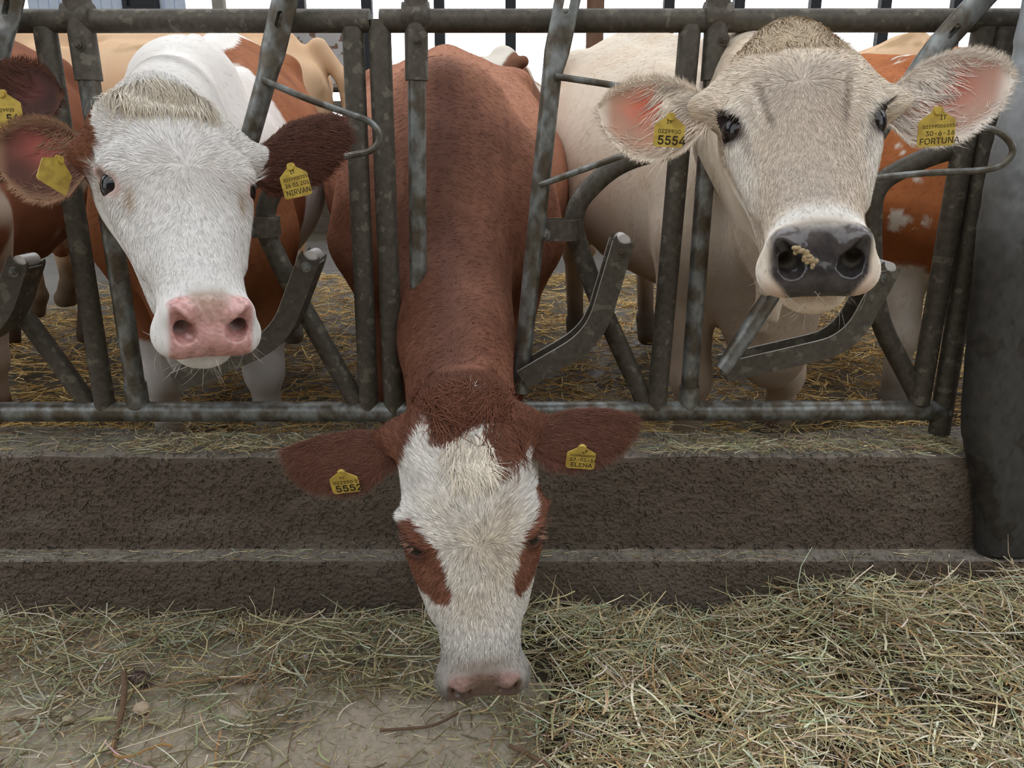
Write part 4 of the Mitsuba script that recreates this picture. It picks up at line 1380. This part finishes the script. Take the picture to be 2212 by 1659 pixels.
# --- fawn cow, right
finish(fawn, coat_fawn, 'pale fawn cow with a dark grey muzzle, staring at the camera on the right')
hv = merge([lashes(fawn, (.10, .08, .07)), whiskers(fawn, (.6, .55, .5)), body_fur(fawn, 26000, ((-.1, 1.7, .5), (1.4, 3.6, 1.6)), 15, contrast=.10), face_fur(fawn, 40000, (0, .155), 11, contrast=.24), tuft(fawn, 3800, (0, -.012), (.060, .036), (0, .6, .4), .042, (.40, .30, .19), 12, lift=.7, tipc=(.52, .43, .32))])
add_raw('cow__face_hair', *hv, 'fur')
lab('cow__face_hair', kind='stuff')
crumbs = []
for k_ in range(26):
    g_ = np.random.default_rng(300 + k_)
    t_ = g_.random()
    q_ = np.array(front_pt(-.036 + .026 * t_ + g_.normal(0, .003), .018 + .026 * t_ + g_.normal(0, .003), .012 + .004 * g_.random()))
    ic = trimesh.creation.icosphere(1, .0030 + .0022 * g_.random())
    crumbs.append(tm(np.array(ic.vertices) * g_.uniform(.7, 1.2, 3) + fawn.hw(q_), ic.faces))
mat('crumb_mat', color=(.33, .25, .14), rough=.7)
add('cow__feed_crumbs', join(crumbs), 'crumb_mat')
lab('cow__feed_crumbs', 'crumbs of chewed feed stuck on the dark muzzle', kind='stuff')
ear_part(fawn, 'cow__ear', ears_f[0]['mesh'], (.42, .25, .18), (.60, .52, .43), (.70, .61, .50), hair_in=900, inlen=.055, pinkc=(.50, .13, .08), seed=13)
ear_part(fawn, 'cow__ear_001', ears_f[1]['mesh'], (.42, .26, .20), (.60, .52, .43), (.70, .63, .55), hair_in=1100, inlen=.055, pinkc=(.40, .12, .085), seed=14)

# --- brown cow feeding, middle
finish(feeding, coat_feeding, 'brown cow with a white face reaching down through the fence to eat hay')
hv = merge([lashes(feeding, (.30, .17, .12)), body_fur(feeding, 42000, ((-.75, 1.35, .45), (.4, 3.4, 1.6)), 27, contrast=.17), face_fur(feeding, 50000, (.004, .215), 21, lens=(.010, .019), contrast=.34, wid=.0013), tuft(feeding, 1300, (.0, -.010), (.060, .028), (.1, -.2, 1.0), .050, (.15, .060, .036), 22, lift=.9), tuft(feeding, 500, (.055, .05), (.03, .035), (.3, .6, .5), .040, (.13, .052, .032), 26, lift=.5), tuft(feeding, 900, (.0, .07), (.03, .03), (.1, .8, .25), .05, (.66, .60, .50), 23, lift=.5),
            tuft(feeding, 70, (.0, -.025), (.009, .009), (.6, -.4, .6), .035, (.72, .66, .58), 25, lift=.8)])
add_raw('cow_001__face_hair', *hv, 'fur')
lab('cow_001__face_hair', kind='stuff')
for k, e in (('cow_001__ear', ears_e[0]), ('cow_001__ear_001', ears_e[1])):
    ear_part(feeding, k, e['mesh'], (.16, .06, .04), (.122, .052, .034), (.125, .053, .036), hair_in=300, hair_out=5200, inlen=.02, seed=24, fringe=1800, outlen=(.016, .034), droop=.020)

# --- white-faced cow with brown ears, left
finish(pied, coat_pied, 'brown and white cow with a white face and pink nose, on the left')
hv = merge([lashes(pied, (.62, .58, .54), length=.03), whiskers(pied, (.65, .62, .58), 90), body_fur(pied, 16000, ((-1.6, 1.7, .5), (-.3, 3.4, 1.6)), 37, contrast=.12), face_fur(pied, 34000, (0, .19), 31, contrast=.24), tuft(pied, 2300, (-.004, .008), (.056, .026), (.02, 1.0, .40), .085, (.64, .60, .52), 32, lift=.6, tipc=(.33, .26, .17), even=.5)])
add_raw('cow_002__face_hair', *hv, 'fur')
lab('cow_002__face_hair', kind='stuff')
ear_part(pied, 'cow_002__ear', ears_n[0]['mesh'], (.085, .036, .027), (.13, .05, .03), (.26, .15, .09), hair_in=350, inlen=.03, pinkc=(.26, .07, .055), seed=33, fringe=600)
ear_part(pied, 'cow_002__ear_001', ears_n[1]['mesh'], (.10, .04, .03), (.080, .030, .019), (.085, .034, .021), hair_in=300, hair_out=4200, seed=34, outlen=(.015, .032))

# --- the others
finish(edge_cow, coat_darkpied, 'cow cut off by the left edge, showing a dark brown ear and a pink muzzle')
ear_part(edge_cow, 'cow_003__ear', ears_l[0]['mesh'], (.045, .022, .018), (.09, .035, .022), (.09, .036, .022), hair_in=300, hair_out=800, pinkc=(.09, .03, .026), seed=35, fringe=500)
finish(red, coat_redwhite, 'red brown cow with a white belly behind the fence, beside the steel pillar')
add_raw('cow_004__coat', *body_fur(red, 12000, ((.9, 2.0, .4), (2.2, 3.2, 1.6)), 45, contrast=.25), 'fur')
lab('cow_004__coat', kind='stuff')
finish(tan, coat_tan, 'tan cow standing side-on behind the white-faced cow on the left')
finish(tan2, coat_tan, "brown cow seen from behind, its back showing above the fawn cow's ear")
finish(far, coat_far, 'far cow with a pale brown-patched head looking over the feeding cow')
# ------------------------------------------------------------------ ear tags
mat('tag_yellow', fn=lambda p, n, uv: mix((0.52, 0.38, 0.075), (0.38, 0.26, 0.050), sst(0.35, 0.7, fbm(p.x * 60, p.y * 60, p.z * 60, 3))), rough=0.4, spec=0.4)
mat('tag_ink', color=(0.030, 0.022, 0.010), rough=0.6)


def tag(key, px, py, Y, w, h, roll, lines, label, yaw=0.0, pitch=0.0, neck=True):
    """A two-lobed plastic ear tag, facing -y before it is turned; lines: (text, height, x, z) from the lower left."""
    c = at(px, py, Y)
    a = shapely.box(-w / 2, -h / 2, w / 2, h * .22)
    pol = a.union(Polygon([(-w / 2, h * .2), (w / 2, h * .2), (w * .13, h * .46), (w * .11, h * .60), (-w * .11, h * .60), (-w * .13, h * .46)]))
    pol = pol.buffer(-.004).buffer(.004).buffer(.0015)
    r, y_, p_ = math.radians(roll), math.radians(yaw), math.radians(pitch)
    Rr = np.array([[math.cos(r), 0, -math.sin(r)], [0, 1, 0], [math.sin(r), 0, math.cos(r)]])
    Ry = np.array([[math.cos(y_), -math.sin(y_), 0], [math.sin(y_), math.cos(y_), 0], [0, 0, 1]])
    Rp = np.array([[1, 0, 0], [0, math.cos(p_), -math.sin(p_)], [0, math.sin(p_), math.cos(p_)]])
    R = Ry @ Rp @ Rr

    def place(m, y0):
        v = np.array(m.vertices)
        return tm(c + np.stack([v[:, 0], y0 - v[:, 2], v[:, 1]], 1) @ R.T, m.faces)
    add(key + '__flap', place(trimesh.creation.extrude_polygon(pol, .0016, engine='earcut'), .0008), 'tag_yellow', smooth=False)
    st = trimesh.creation.cylinder(.006, .006, sections=20)
    st.apply_translation([0, h * .50, 0])
    add(key + '__stud', place(st, -.001), 'tag_yellow')
    if lines:
        ms = []
        for text, th, x, z, *bold in lines:
            m = meshkit.text_mesh(text, th, .0005, bold=bool(bold))
            m.apply_translation([x, z, 0])
            ms.append(m)
        add(key + '__lettering', place(join(ms), -.0008), 'tag_ink', smooth=False)
    lab(key, label, 'ear tag')


w, h = .0475, .046
tag('ear_tag', 1446, 284, 1.335, w, h, -3, [('5554', .0135, -.0195, -.0205, 1), ('0229900', .0062, -.0195, -.003), ('IT', .006, -.006, .012)], "yellow ear tag 5554 in the fawn cow's left-hand ear in the photo", yaw=4)
tag('ear_tag_001', 2023, 277, 1.335, .055, .054, 4, [('FORTUNA', .0095, -.0260, -.0245), ('30-6-16', .0075, -.0175, -.0115), ('022990065554', .0052, -.0225, .0005), ('IT', .007, .004, .013)], 'yellow ear tag lettered FORTUNA hanging in the fawn cow\'s ear', yaw=-5)
tag('ear_tag_002', 744, 1042, 1.225, .0455, .044, 7, [('5552', .0135, -.0190, -.0195, 1), ('022990 3', .0065, -.0195, -.0025), ('IT', .006, -.006, .010)], "yellow ear tag 5552 in the feeding cow's ear", yaw=2, pitch=18)
tag('ear_tag_003', 1255, 989, 1.215, .0455, .044, -4, [('ELENA', .0085, -.0165, -.0190), ('27-01-16', .0065, -.0190, -.0065), ('022990065552', .0042, -.0185, .0035), ('IT', .006, .001, .011)], "yellow ear tag lettered ELENA in the feeding cow's ear", yaw=-3, pitch=18)
tag('ear_tag_004', 637, 392, 1.43, .050, .052, 12, [('NIRVANA', .0088, -.0215, -.0220), ('26 01 2016', .0068, -.0205, -.0085), ('022990073562', .0052, -.0205, .0025), ('IT', .006, -.004, .014)], "yellow ear tag lettered NIRVANA in the white-faced cow's brown ear", yaw=-8)
tag('ear_tag_005', 120, 374, 1.345, .060, .050, -30, [], "curled yellow ear tag inside the white-faced cow's other ear, seen edge-on", yaw=74)
tag('ear_tag_006', 12, 238, 1.49, .056, .056, 2, [('546', .014, -.002, -.0215, 1), ('0229900', .006, -.021, -.003)], 'yellow ear tag in the dark ear at the left edge of the photo')
# ------------------------------------------------------------------ hay, straw and litter
def hay_h(x, y):
    p = np.stack([x * 5, y * 5, 0 * x], -1)
    n = meshkit.fbm(p, 3, 101) - .5
    n2 = meshkit.fbm(p * 3.1, 2, 102) - .5
    m = .165 * sstep(.30, .70, x + .30 * (y - 1.45) + .25 * n) * (.80 + .5 * n) * sstep(1.02, 1.52, y + .12 * n)
    m *= 1 - .75 * np.exp(-((x - .46) / .13) ** 2 - ((y - 1.60) / .05) ** 2)
    low = .055 * sstep(-.02, .18, x + .15 * n) * (.7 + n)
    mid = .060 * np.exp(-((x + .05) / .22) ** 2 - ((y - 1.50) / .12) ** 2)
    mid += .055 * np.exp(-((x - .18) / .15) ** 2 - ((y - 1.52) / .10) ** 2)
    left = (.030 + .02 * n) * np.exp(-((y - 1.50) / .13) ** 2) + .008
    return np.maximum(np.maximum(m, low), np.maximum(mid, left)) + .012 * n2 * (x > .1)


BARE = [(at_z(x, y, 0)[0], at_z(x, y, 0)[1], rx, ry, k) for x, y, rx, ry, k in
        ((830, 1570, .17, .085, 1.0), (700, 1640, .20, .06, .95), (430, 1440, .16, .035, .8), (200, 1420, .12, .03, .6), (345, 1545, .07, .03, .5), (950, 1640, .12, .05, .8), (600, 1490, .12, .02, .5), (20, 1480, .08, .02, .4), (420, 1650, .12, .03, .5), (300, 1618, .07, .024, .8), (300, 1475, .055, .022, .9), (52, 1558, .05, .022, .9), (307, 1530, .03, .02, .9))]


def straws(rs, x, y, z, L, r, col, tilt=.12, curl=.35, flat=None, segs=4, sides=3, yaw=None):
    m = len(x)
    a = rs.random(m) * 2 * np.pi if yaw is None else yaw
    b = rs.normal(0, tilt, m)
    d = np.stack([np.cos(a) * np.cos(b), np.sin(a) * np.cos(b), np.sin(b)], 1)
    s = np.stack([-np.sin(a), np.cos(a), 0 * a], 1)
    u = np.cross(d, s)
    k1, k2 = rs.normal(0, curl, m), rs.normal(0, curl * .5, m)
    kink = rs.random(m) * .8 - .4
    kamp = np.where(rs.random(m) < .25, rs.normal(0, .5, m), 0)
    c = np.stack([x, y, z], 1)
    t = np.linspace(-.5, .5, segs + 1)
    P_ = c[:, None] + (L[:, None] * t)[..., None] * d[:, None] + (L[:, None] * (k1[:, None] * (t ** 2 - .08) + kamp[:, None] * np.maximum(t - kink[:, None], 0)))[..., None] * s[:, None] + (L[:, None] * k2[:, None] * (t ** 2 - .08))[..., None] * u[:, None]
    ph = rs.random(m)[:, None] * 6.28 + np.arange(sides) * 2 * np.pi / sides
    fl = np.ones(m) if flat is None else flat
    taper = np.where(np.arange(segs + 1) == segs, .45, 1.0)
    off = (np.cos(ph)[..., None] * s[:, None] + (np.sin(ph) * fl[:, None])[..., None] * u[:, None]) * r[:, None, None]
    V = P_[:, :, None] + taper[None, :, None, None] * off[:, None]
    k = (segs + 1) * sides
    i, j = np.meshgrid(np.arange(segs), np.arange(sides), indexing='ij')
    q = np.stack([i * sides + j, i * sides + (j + 1) % sides, (i + 1) * sides + (j + 1) % sides, (i + 1) * sides + j], -1).reshape(-1, 4)
    f = np.vstack([q[:, [0, 1, 2]], q[:, [0, 2, 3]]])
    F = (f[None] + (np.arange(m) * k)[:, None, None]).reshape(-1, 3)
    return V.reshape(-1, 3), F, np.repeat(col, k, 0)


PAL = np.array([[.50, .42, .24], [.40, .35, .20], [.30, .29, .16], [.25, .27, .16], [.36, .37, .26], [.56, .52, .38], [.20, .14, .075], [.30, .19, .09], [.15, .12, .06], [.60, .55, .42]])


def palette(rs, n, w):
    w = np.array(w, float)
    c = 1.22 * PAL[rs.choice(len(PAL), n, p=w / w.sum())]
    return np.clip(c * rs.uniform(.75, 1.25, (n, 1)) * (1 + .06 * rs.normal(0, 1, (n, 3))), 0, 1)


mat('hay_mat', None, rough=.55, spec=.35)
rs = np.random.default_rng(200)
N0 = 62000
x = rs.uniform(-1.55, 1.75, N0)
y = rs.uniform(.80, LEDGE_Y - .012, N0)
hh = hay_h(x, y)
dens = np.clip(.30 + hh / .045, 0, 1) * (.50 + .50 * sstep(-.02, .25, x + .2 * (meshkit.fbm(np.stack([x * 6, y * 6, 0 * x], -1), 2, 56) - .5)))
for bx, by, rx, ry, k in BARE:
    dens *= 1 - k * np.exp(-(((x - bx) / rx) ** 2 + ((y - by) / ry) ** 2) ** 2)
dens *= .35 + 1.2 * meshkit.noise(np.stack([x * 14, y * 14, 0 * x], -1), 77)
keep = rs.random(N0) < dens * .66
x, y, hh = x[keep], y[keep], hh[keep]
n = len(x)
z = .004 + hh * rs.random(n) ** .55 + .003 * rs.random(n)
L = np.clip(rs.lognormal(-2.65, .55, n), .018, .30)
r = np.clip(rs.lognormal(-7.0, .35, n), .00045, .0022)
flat = np.where(rs.random(n) < .35, .25, 1.0)
r = np.where(flat < 1, r * 1.9, r)
L = np.minimum(L, np.where(y > 1.5, .16, .3))
big = x + .16 * (meshkit.fbm(np.stack([x * 7, y * 7, 0 * x], -1), 3, 55) - .5) * 2 + rs.normal(0, .05, n) > .10
col = np.where(big[:, None], palette(rs, n, [3, 3, 2, 1.6, 1.8, 2.8, 2.2, 2.2, 2.6, 2.6]), palette(rs, n, [1.6, 2.0, 2.4, 2.0, 1.6, .8, 2.6, 1.6, 2.6, .7]))
col = np.where(big[:, None], col, col * .74)
col = np.where((rs.random(n) < np.exp(-((x + .0) / .3) ** 2 - ((y - 1.52) / .1) ** 2))[:, None], palette(rs, n, [1, 1, 2, 3, 4, 1, .3, .3, .6, .5]), col)
hv = [straws(rs, x, y, z, L, r, col, tilt=.10 + 0 * z[0], curl=.35, flat=flat)]
# stalks that stick up along the kerb and out of the heap
m = 420
xs = np.r_[rs.uniform(.1, 1.35, m - 160), rs.uniform(-1.3, .1, 160)]
ys = rs.uniform(1.42, LEDGE_Y - .02, m)
zs = hay_h(xs, ys) + rs.uniform(.0, .022, m)
hv.append(straws(rs, xs, ys, zs, rs.uniform(.06, .20, m), np.clip(rs.lognormal(-7.0, .3, m), .0005, .0016), palette(rs, m, [3, 2, 1, 1, 2, 2, 1, 1, 0, 1]), tilt=.45, curl=.5))
# the matted body of the heap
gx, gy = np.meshgrid(np.linspace(-1.6, 1.8, 180), np.linspace(.8, LEDGE_Y - .012, 60), indexing='ij')
gz = np.maximum(hay_h(gx, gy) * .72 - .018, -.03) - .03 * (gx < .05)
v = np.stack([gx, gy, gz], -1).reshape(-1, 3)
i, j = np.meshgrid(np.arange(179), np.arange(59), indexing='ij')
a = i * 60 + j
f = np.vstack([np.stack([a, a + 60, a + 61], -1).reshape(-1, 3), np.stack([a, a + 61, a + 1], -1).reshape(-1, 3)])
hv.append((v, f, np.tile([.045, .034, .018], (len(v), 1)) * (1 + vnoise(v, 50, 5)[:, None])))


def cat(parts):
    o, V, F, C = 0, [], [], []
    for v, f, c in parts:
        V.append(v)
        F.append(f + o)
        C.append(c)
        o += len(v)
    return np.vstack(V), np.vstack(F), np.vstack(C)


V, F, C = cat(hv)
add('hay', (V, F), 'hay_mat', smooth=False, color=np.clip(C, 0, 1))
lab('hay', 'loose grey-green and straw-coloured hay strewn on the feed floor, heaped on the right', 'hay', kind='stuff')

# chopped bits and dust on the floor and on the kerb
n = 9000
x, y = rs.uniform(-1.5, 1.2, n), rs.uniform(.85, LEDGE_Y - .01, n)
parts = [straws(rs, x, y, .003 + 0 * x, rs.uniform(.004, .03, n), rs.uniform(.0004, .0012, n), palette(rs, n, [1, 2, 2, 2, 1, 1, 3, 2, 3, .6]), tilt=.05, segs=1)]
V, F, C = cat(parts)
add('chaff', (V, F), 'hay_mat', smooth=False, color=np.clip(C, 0, 1))
lab('chaff', 'chopped bits of hay scattered over the bare concrete of the feed floor', 'chaff', kind='stuff')
n = 2600
x = np.r_[rs.uniform(-1.6, 1.05, 1500), rs.normal(-.70, .16, 420), rs.normal(.60, .22, 480), rs.normal(1.0, .05, 200)]
x = np.minimum(x, xe_top - .02)
y = np.r_[rs.uniform(CURB_Y + .01, CURB_Y + .22, 1500), rs.normal(CURB_Y + .06, .035, 420), rs.normal(CURB_Y + .05, .035, 480), rs.normal(CURB_Y + .06, .05, 200)]
y = np.clip(y, CURB_Y + .008, CURB_Y + .22)
L = rs.uniform(.01, .075, n)
parts = [straws(rs, x, y, CT + .006 + rs.random(n) * .012 * (np.arange(n) >= 1500), L, rs.uniform(.0004, .0011, n), palette(rs, n, [2, 2, 2, 1.5, 1.5, 1, 2, 1.5, 2, .6]), tilt=.08, curl=.5)]
n = 240
x, y = rs.uniform(-1.6, 1.0, n), rs.uniform(LEDGE_Y + .006, CURB_Y - .006, n)
parts.append(straws(rs, x, y, LT + .005 + 0 * x, rs.uniform(.005, .06, n), rs.uniform(.0004, .001, n), palette(rs, n, [2, 2, 2, 1.5, 1.5, 1, 2, 1.5, 2, .6]), tilt=.04, yaw=rs.normal(0, .5, n)))
V, F, C = cat(parts)
add('kerb_litter', (V, F), 'hay_mat', smooth=False, color=np.clip(C, 0, 1))
lab('kerb_litter', 'wisps of hay and dust lying along the top and ledge of the concrete kerb', 'hay', kind='stuff')

# golden straw bedding in the stall
n = 22000
x, y = rs.uniform(-2.6, 2.6, n), CURB_Y + .24 + rs.random(n) ** 1.6 * 3.6
gold = np.array([[.66, .45, .15], [.55, .35, .11], [.74, .56, .24], [.40, .25, .08], [.25, .15, .055]])
c = np.clip(1.2 * gold[rs.integers(0, 5, n)] * rs.uniform(.75, 1.2, (n, 1)), 0, .95)
pz = BARN_Z - .02 + .10 * vnoise(np.stack([x * 2.4, y * 2.4, 0 * x], -1), 1, 5, 4)
V, F, C = cat([straws(rs, x, y, pz + .004 + .03 * rs.random(n), rs.uniform(.03, .16, n), rs.uniform(.0008, .0024, n), c, tilt=.13, curl=.3, segs=2)])
add('straw_bedding', (V, F), 'hay_mat', smooth=False, color=np.clip(C, 0, 1))
lab('straw_bedding', 'golden straw bedding on the stall floor behind the feed fence', 'straw', kind='stuff')


# single things lying in the hay
def lump(c, r, seed, squash=.7, rough=.25, sub=4):
    s = trimesh.creation.icosphere(sub, 1.0)
    v = np.array(s.vertices)
    v = v * (1 + rough * (meshkit.fbm(v * 2.2 + seed, 3, seed) - .5))[:, None] * np.asarray(r)
    return tm(v + np.asarray(c), s.faces)


def on_floor(px, py, dz=0.0):
    return at_z(px, py, dz)


mat('pebble_mat', fn=lambda p, n, uv: mix((0.42, 0.33, 0.23), (0.30, 0.23, 0.16), fbm(p.x * 120, p.y * 120, p.z * 120, 3)), rough=.6)
mat('pale_mat', fn=lambda p, n, uv: mix((0.50, 0.45, 0.40), (0.62, 0.60, 0.60), fbm(p.x * 90, p.y * 90, p.z * 90, 3)), rough=.6)
mat('bark_mat', fn=lambda p, n, uv: mix((0.17, 0.105, 0.062), (0.085, 0.055, 0.036), fbm(p.x * 160, p.y * 160, p.z * 50, 3)), rough=.8)
mat('cone_mat', fn=lambda p, n, uv: mix((0.20, 0.15, 0.12), (0.09, 0.06, 0.05), fbm(p.x * 160, p.y * 160, p.z * 160, 3)), rough=.8)
mat('twine_mat', fn=lambda p, n, uv: mix((0.42, 0.25, 0.10), (0.30, 0.17, 0.06), fbm(p.x * 200, p.y * 200, p.z * 200, 2)), rough=.8)
add('pebble', lump(on_floor(307, 1530, .012), (.017, .014, .012), 3), 'pebble_mat', smooth=True)
lab('pebble', 'smooth tan pebble on the feed floor right of the bent stick', 'pebble')
add('pebble_001', lump(on_floor(146, 1555, .008), (.011, .009, .008), 5), 'pebble_mat', smooth=True)
lab('pebble_001', 'small reddish pebble on the feed floor left of the bent stick', 'pebble')
add('pebble_002', lump(on_floor(660, 1419, .022), (.009, .008, .007), 8), 'pale_mat', smooth=True)
lab('pebble_002', 'small white pebble in the hay left of the feeding muzzle', 'pebble')


def cone(key, c, ax, L, R0, label):
    ax = nrm(ax)
    e1 = nrm(np.cross(ax, [0, 0, 1]))
    e2 = np.cross(ax, e1)
    t = np.linspace(-1, 1, 24)
    add(key + '__core', tube(c + ax * (t * L / 2)[:, None], R0 * .72 * np.sqrt(np.clip(1 - t ** 2 * .92, 0.02, 1)), 12), 'cone_mat')
    g = np.random.default_rng(9)
    for k in range(46):
        tt = -0.92 + 1.84 * k / 46
        a = k * 2.399
        rad = R0 * .78 * math.sqrt(max(1 - tt * tt * .92, .05))
        o = math.cos(a) * e1 + math.sin(a) * e2
        p = c + ax * tt * L / 2 + o * rad * .8
        s = np.cross(ax, o)
        q = nrm(ax * .75 + o * .65)
        w = R0 * .34
        v = np.array([p - s * w * .5, p + s * w * .5, p + q * w * 1.3 + s * w * .75, p + q * w * 1.9, p + q * w * 1.3 - s * w * .75])
        v = np.vstack([v, v - o * .0012])
        add(key + '__scale', trimesh.convex.convex_hull(v), 'cone_mat', smooth=False)
    lab(key, label, 'cone')


cone('fir_cone', on_floor(300, 1466, .016), [.9, -.28, .05], .052, .017, 'dark grey-brown fir cone on the feed floor above the pebble')
st = np.array([at_z(*k) for k in ((267, 1452, .035), (269, 1490, .020), (262, 1540, .012), (252, 1585, .008), (245, 1622, .010))])
add('stick', tube(smooth_path(st, 5), np.linspace(.0062, .0045, len(smooth_path(st, 5))), 9), 'bark_mat')
lab('stick', 'short brown stick standing between the fir cone and the twine on the floor', 'stick')
tw = np.array([at_z(*k) for k in ((247, 1600, .012), (243, 1622, .012), (256, 1634, .012), (288, 1632, .014), (320, 1618, .012), (350, 1608, .013), (372, 1612, .010))])
ms = []
sp = smooth_path(tw, 9)
for k in range(3):
    ph = np.linspace(0, 40, len(sp)) + k * 2.1
    ms.append(tube(sp + np.stack([0 * ph, .0014 * np.cos(ph), .0014 * np.sin(ph)], 1), .0011, 6))
add('twine', join(ms), 'twine_mat')
lab('twine', 'short curl of orange baling twine on the feed floor at the lower left', 'twine')
tg = np.array([at_z(*k) for k in ((30, 1553, .008), (50, 1558, .009), (72, 1562, .008))])
add('twig', tube(smooth_path(tg, 5), [.004, .0046, .0035, .005, .0042, .005, .0046, .0038, .005, .0044, .003], 9), 'pale_mat' if False else 'bark_mat')
lab('twig', 'short dark twig on the feed floor at the left edge', 'twig')
for k, (pts, rr, txt) in enumerate((([(5, 1400, .03), (80, 1372, .034), (160, 1368, .032)], .0042, 'brown stalk lying in the hay against the kerb at the far left'),
                                    ([(510, 1476, .012), (620, 1455, .016), (700, 1448, .014)], .0032, 'dark flat stalk lying on the bare floor left of the feeding muzzle'),
                                    ([(1960, 1480, .07), (2080, 1512, .065), (2212, 1536, .06)], .0036, 'reddish brown stalk lying in the hay at the right edge'),
                                    ([(1100, 1610, .02), (1160, 1640, .02), (1190, 1656, .02)], .004, 'brown woody stalk in the hay at the bottom edge'),
                                    ([(820, 1578, .012), (930, 1568, .014), (990, 1540, .02)], .0028, 'long brown-green stalk with a knot left of the feeding muzzle'))):
    q = smooth_path(np.array([at_z(*t) for t in pts]), 5)
    key = add('woody_stalk', tube(q, rr, 8), 'bark_mat')
    lab(key, txt, 'stalk')
# ------------------------------------------------------------------ the far side of the barn
def post_at(px, wpx, Y, z0, z1, key, m, label, group=None):
    a, b = at(px - wpx / 2, 60, Y)[0], at(px + wpx / 2, 60, Y)[0]
    k = add(key, cbox([(a + b) / 2, Y, (z0 + z1) / 2], [b - a, .1, z1 - z0], .006), m, smooth=False)
    lab(k, label, 'post', group)


mat('wood_post', fn=lambda p, n, uv: mix((0.14, 0.055, 0.035), (0.26, 0.17, 0.11), fbm(p.x * 20, p.y * 20, p.z * 3, 3)), rough=.8)
mat('board_white', fn=lambda p, n, uv: mix((0.62, 0.70, 0.82), (0.50, 0.58, 0.70), fbm(p.x * 6, p.y * 6, p.z * 2, 3)), rough=.7)
mat('rusty_sheet', fn=lambda p, n, uv: mix(mix((0.26, 0.25, 0.25), (0.40, 0.39, 0.38), fbm(p.x * 5, p.y * 5, p.z * 5, 3)), (0.13, 0.075, 0.045), sst(.56, .66, fbm(p.x * 24, p.y * 24, p.z * 24, 3))), rough=.6)
for px, o in zip((652, 795, 950, 1103, 1442, 1592, 1755, 1905, 2060), ('first', 'second', 'third', 'fourth', 'fifth', 'sixth', 'seventh', 'eighth', 'ninth')):
    post_at(px, 22, 8.9, .9, 3.7, 'barn_post', 'dark_steel', 'dark steel post against the bright sky, %s from the left along the open far side' % o, 'posts along the open far side')
post_at(478, 24, 8.9, .9, 3.7, 'timber_post', 'outside', 'pale timber post on the far side, left of the bright opening')
post_at(1285, 36, 8.9, .9, 3.7, 'timber_post', 'wood_post', 'reddish timber post on the far side above the pale hips of the fawn cow')
# pale boarded wall at the far left
for k in range(15):
    px = 62 + k * 22.6
    a, b = at(px, 10, 8.75)[0], at(px + 21.6, 10, 8.75)[0]
    add('boarded_wall__board', cbox([(a + b) / 2, 8.75, 2.1], [b - a, .03, 2.6], .004), 'board_white', smooth=False)
lab('boarded_wall', 'pale blue-white wall of upright boards far behind the left cow', 'boarded wall')
a, b = at(270, 0, 8.70), at(338, 12, 8.70)
add('barn_window__frame', join([cbox([(a[0] + b[0]) / 2, 8.70, b[2] - .03], [b[0] - a[0], .05, .05]), cbox([a[0], 8.70, b[2] + .4], [.05, .05, .9]), cbox([b[0], 8.70, b[2] + .4], [.05, .05, .9])]), 'dark_steel', smooth=False)
add('barn_window__pane', cbox([(a[0] + b[0]) / 2, 8.715, b[2] + .4], [b[0] - a[0], .01, .85]), 'dark_steel', smooth=False)
lab('barn_window', 'dark window in the pale boarded wall at the upper left', 'window')
# beam and rusty feed bin with pipes behind the left cows
p0, p1 = at(243, 84, 6.4), at(470, 84, 6.4)
add('crossbeam', cbox([(p0[0] + p1[0]) / 2, 6.4, p0[2]], [p1[0] - p0[0] + 2.0, .12, .085]), 'rusty_sheet', smooth=False)
lab('crossbeam', 'brown crossbeam behind the white back of the left cow', 'beam')
q0, q1 = at(478, 190, 6.2), at(745, 70, 6.2)
xc, zc, wx, hz = (q0[0] + q1[0]) / 2, (q0[2] + q1[2]) / 2, q1[0] - q0[0], q1[2] - q0[2]
add('feed_bin__front', cbox([xc, 6.2, zc], [wx, .03, hz], .004), 'rusty_sheet', smooth=False)
add('feed_bin__side', cbox([xc - wx / 2, 6.5, zc], [.03, .6, hz], .004), 'rusty_sheet', smooth=False)
add('feed_bin__side', cbox([xc + wx / 2, 6.5, zc], [.03, .6, hz], .004), 'rusty_sheet', smooth=False)
add('feed_bin__rim', tube(np.array([[xc - wx / 2, 6.19, zc - hz / 2], [xc + wx / 2, 6.19, zc - hz / 2]]), .03, 12), 'dirty_steel')
for dz in (.12, .26):
    add('feed_bin__rail', tube(np.array([[xc - wx / 2 - .2, 6.2, zc - hz / 2 - dz], [xc + wx / 2 + .3, 6.2, zc - hz / 2 - dz]]), .028, 12), 'dirty_steel')
for sx in (-1, 1):
    add('feed_bin__leg', tube(np.array([[xc + sx * wx / 2, 6.25, BARN_Z - .05], [xc + sx * wx / 2, 6.25, zc]]), .03, 12), 'dirty_steel')
lab('feed_bin', 'grey rusty sheet-metal feed bin on rails behind the tan cow', 'feed bin')
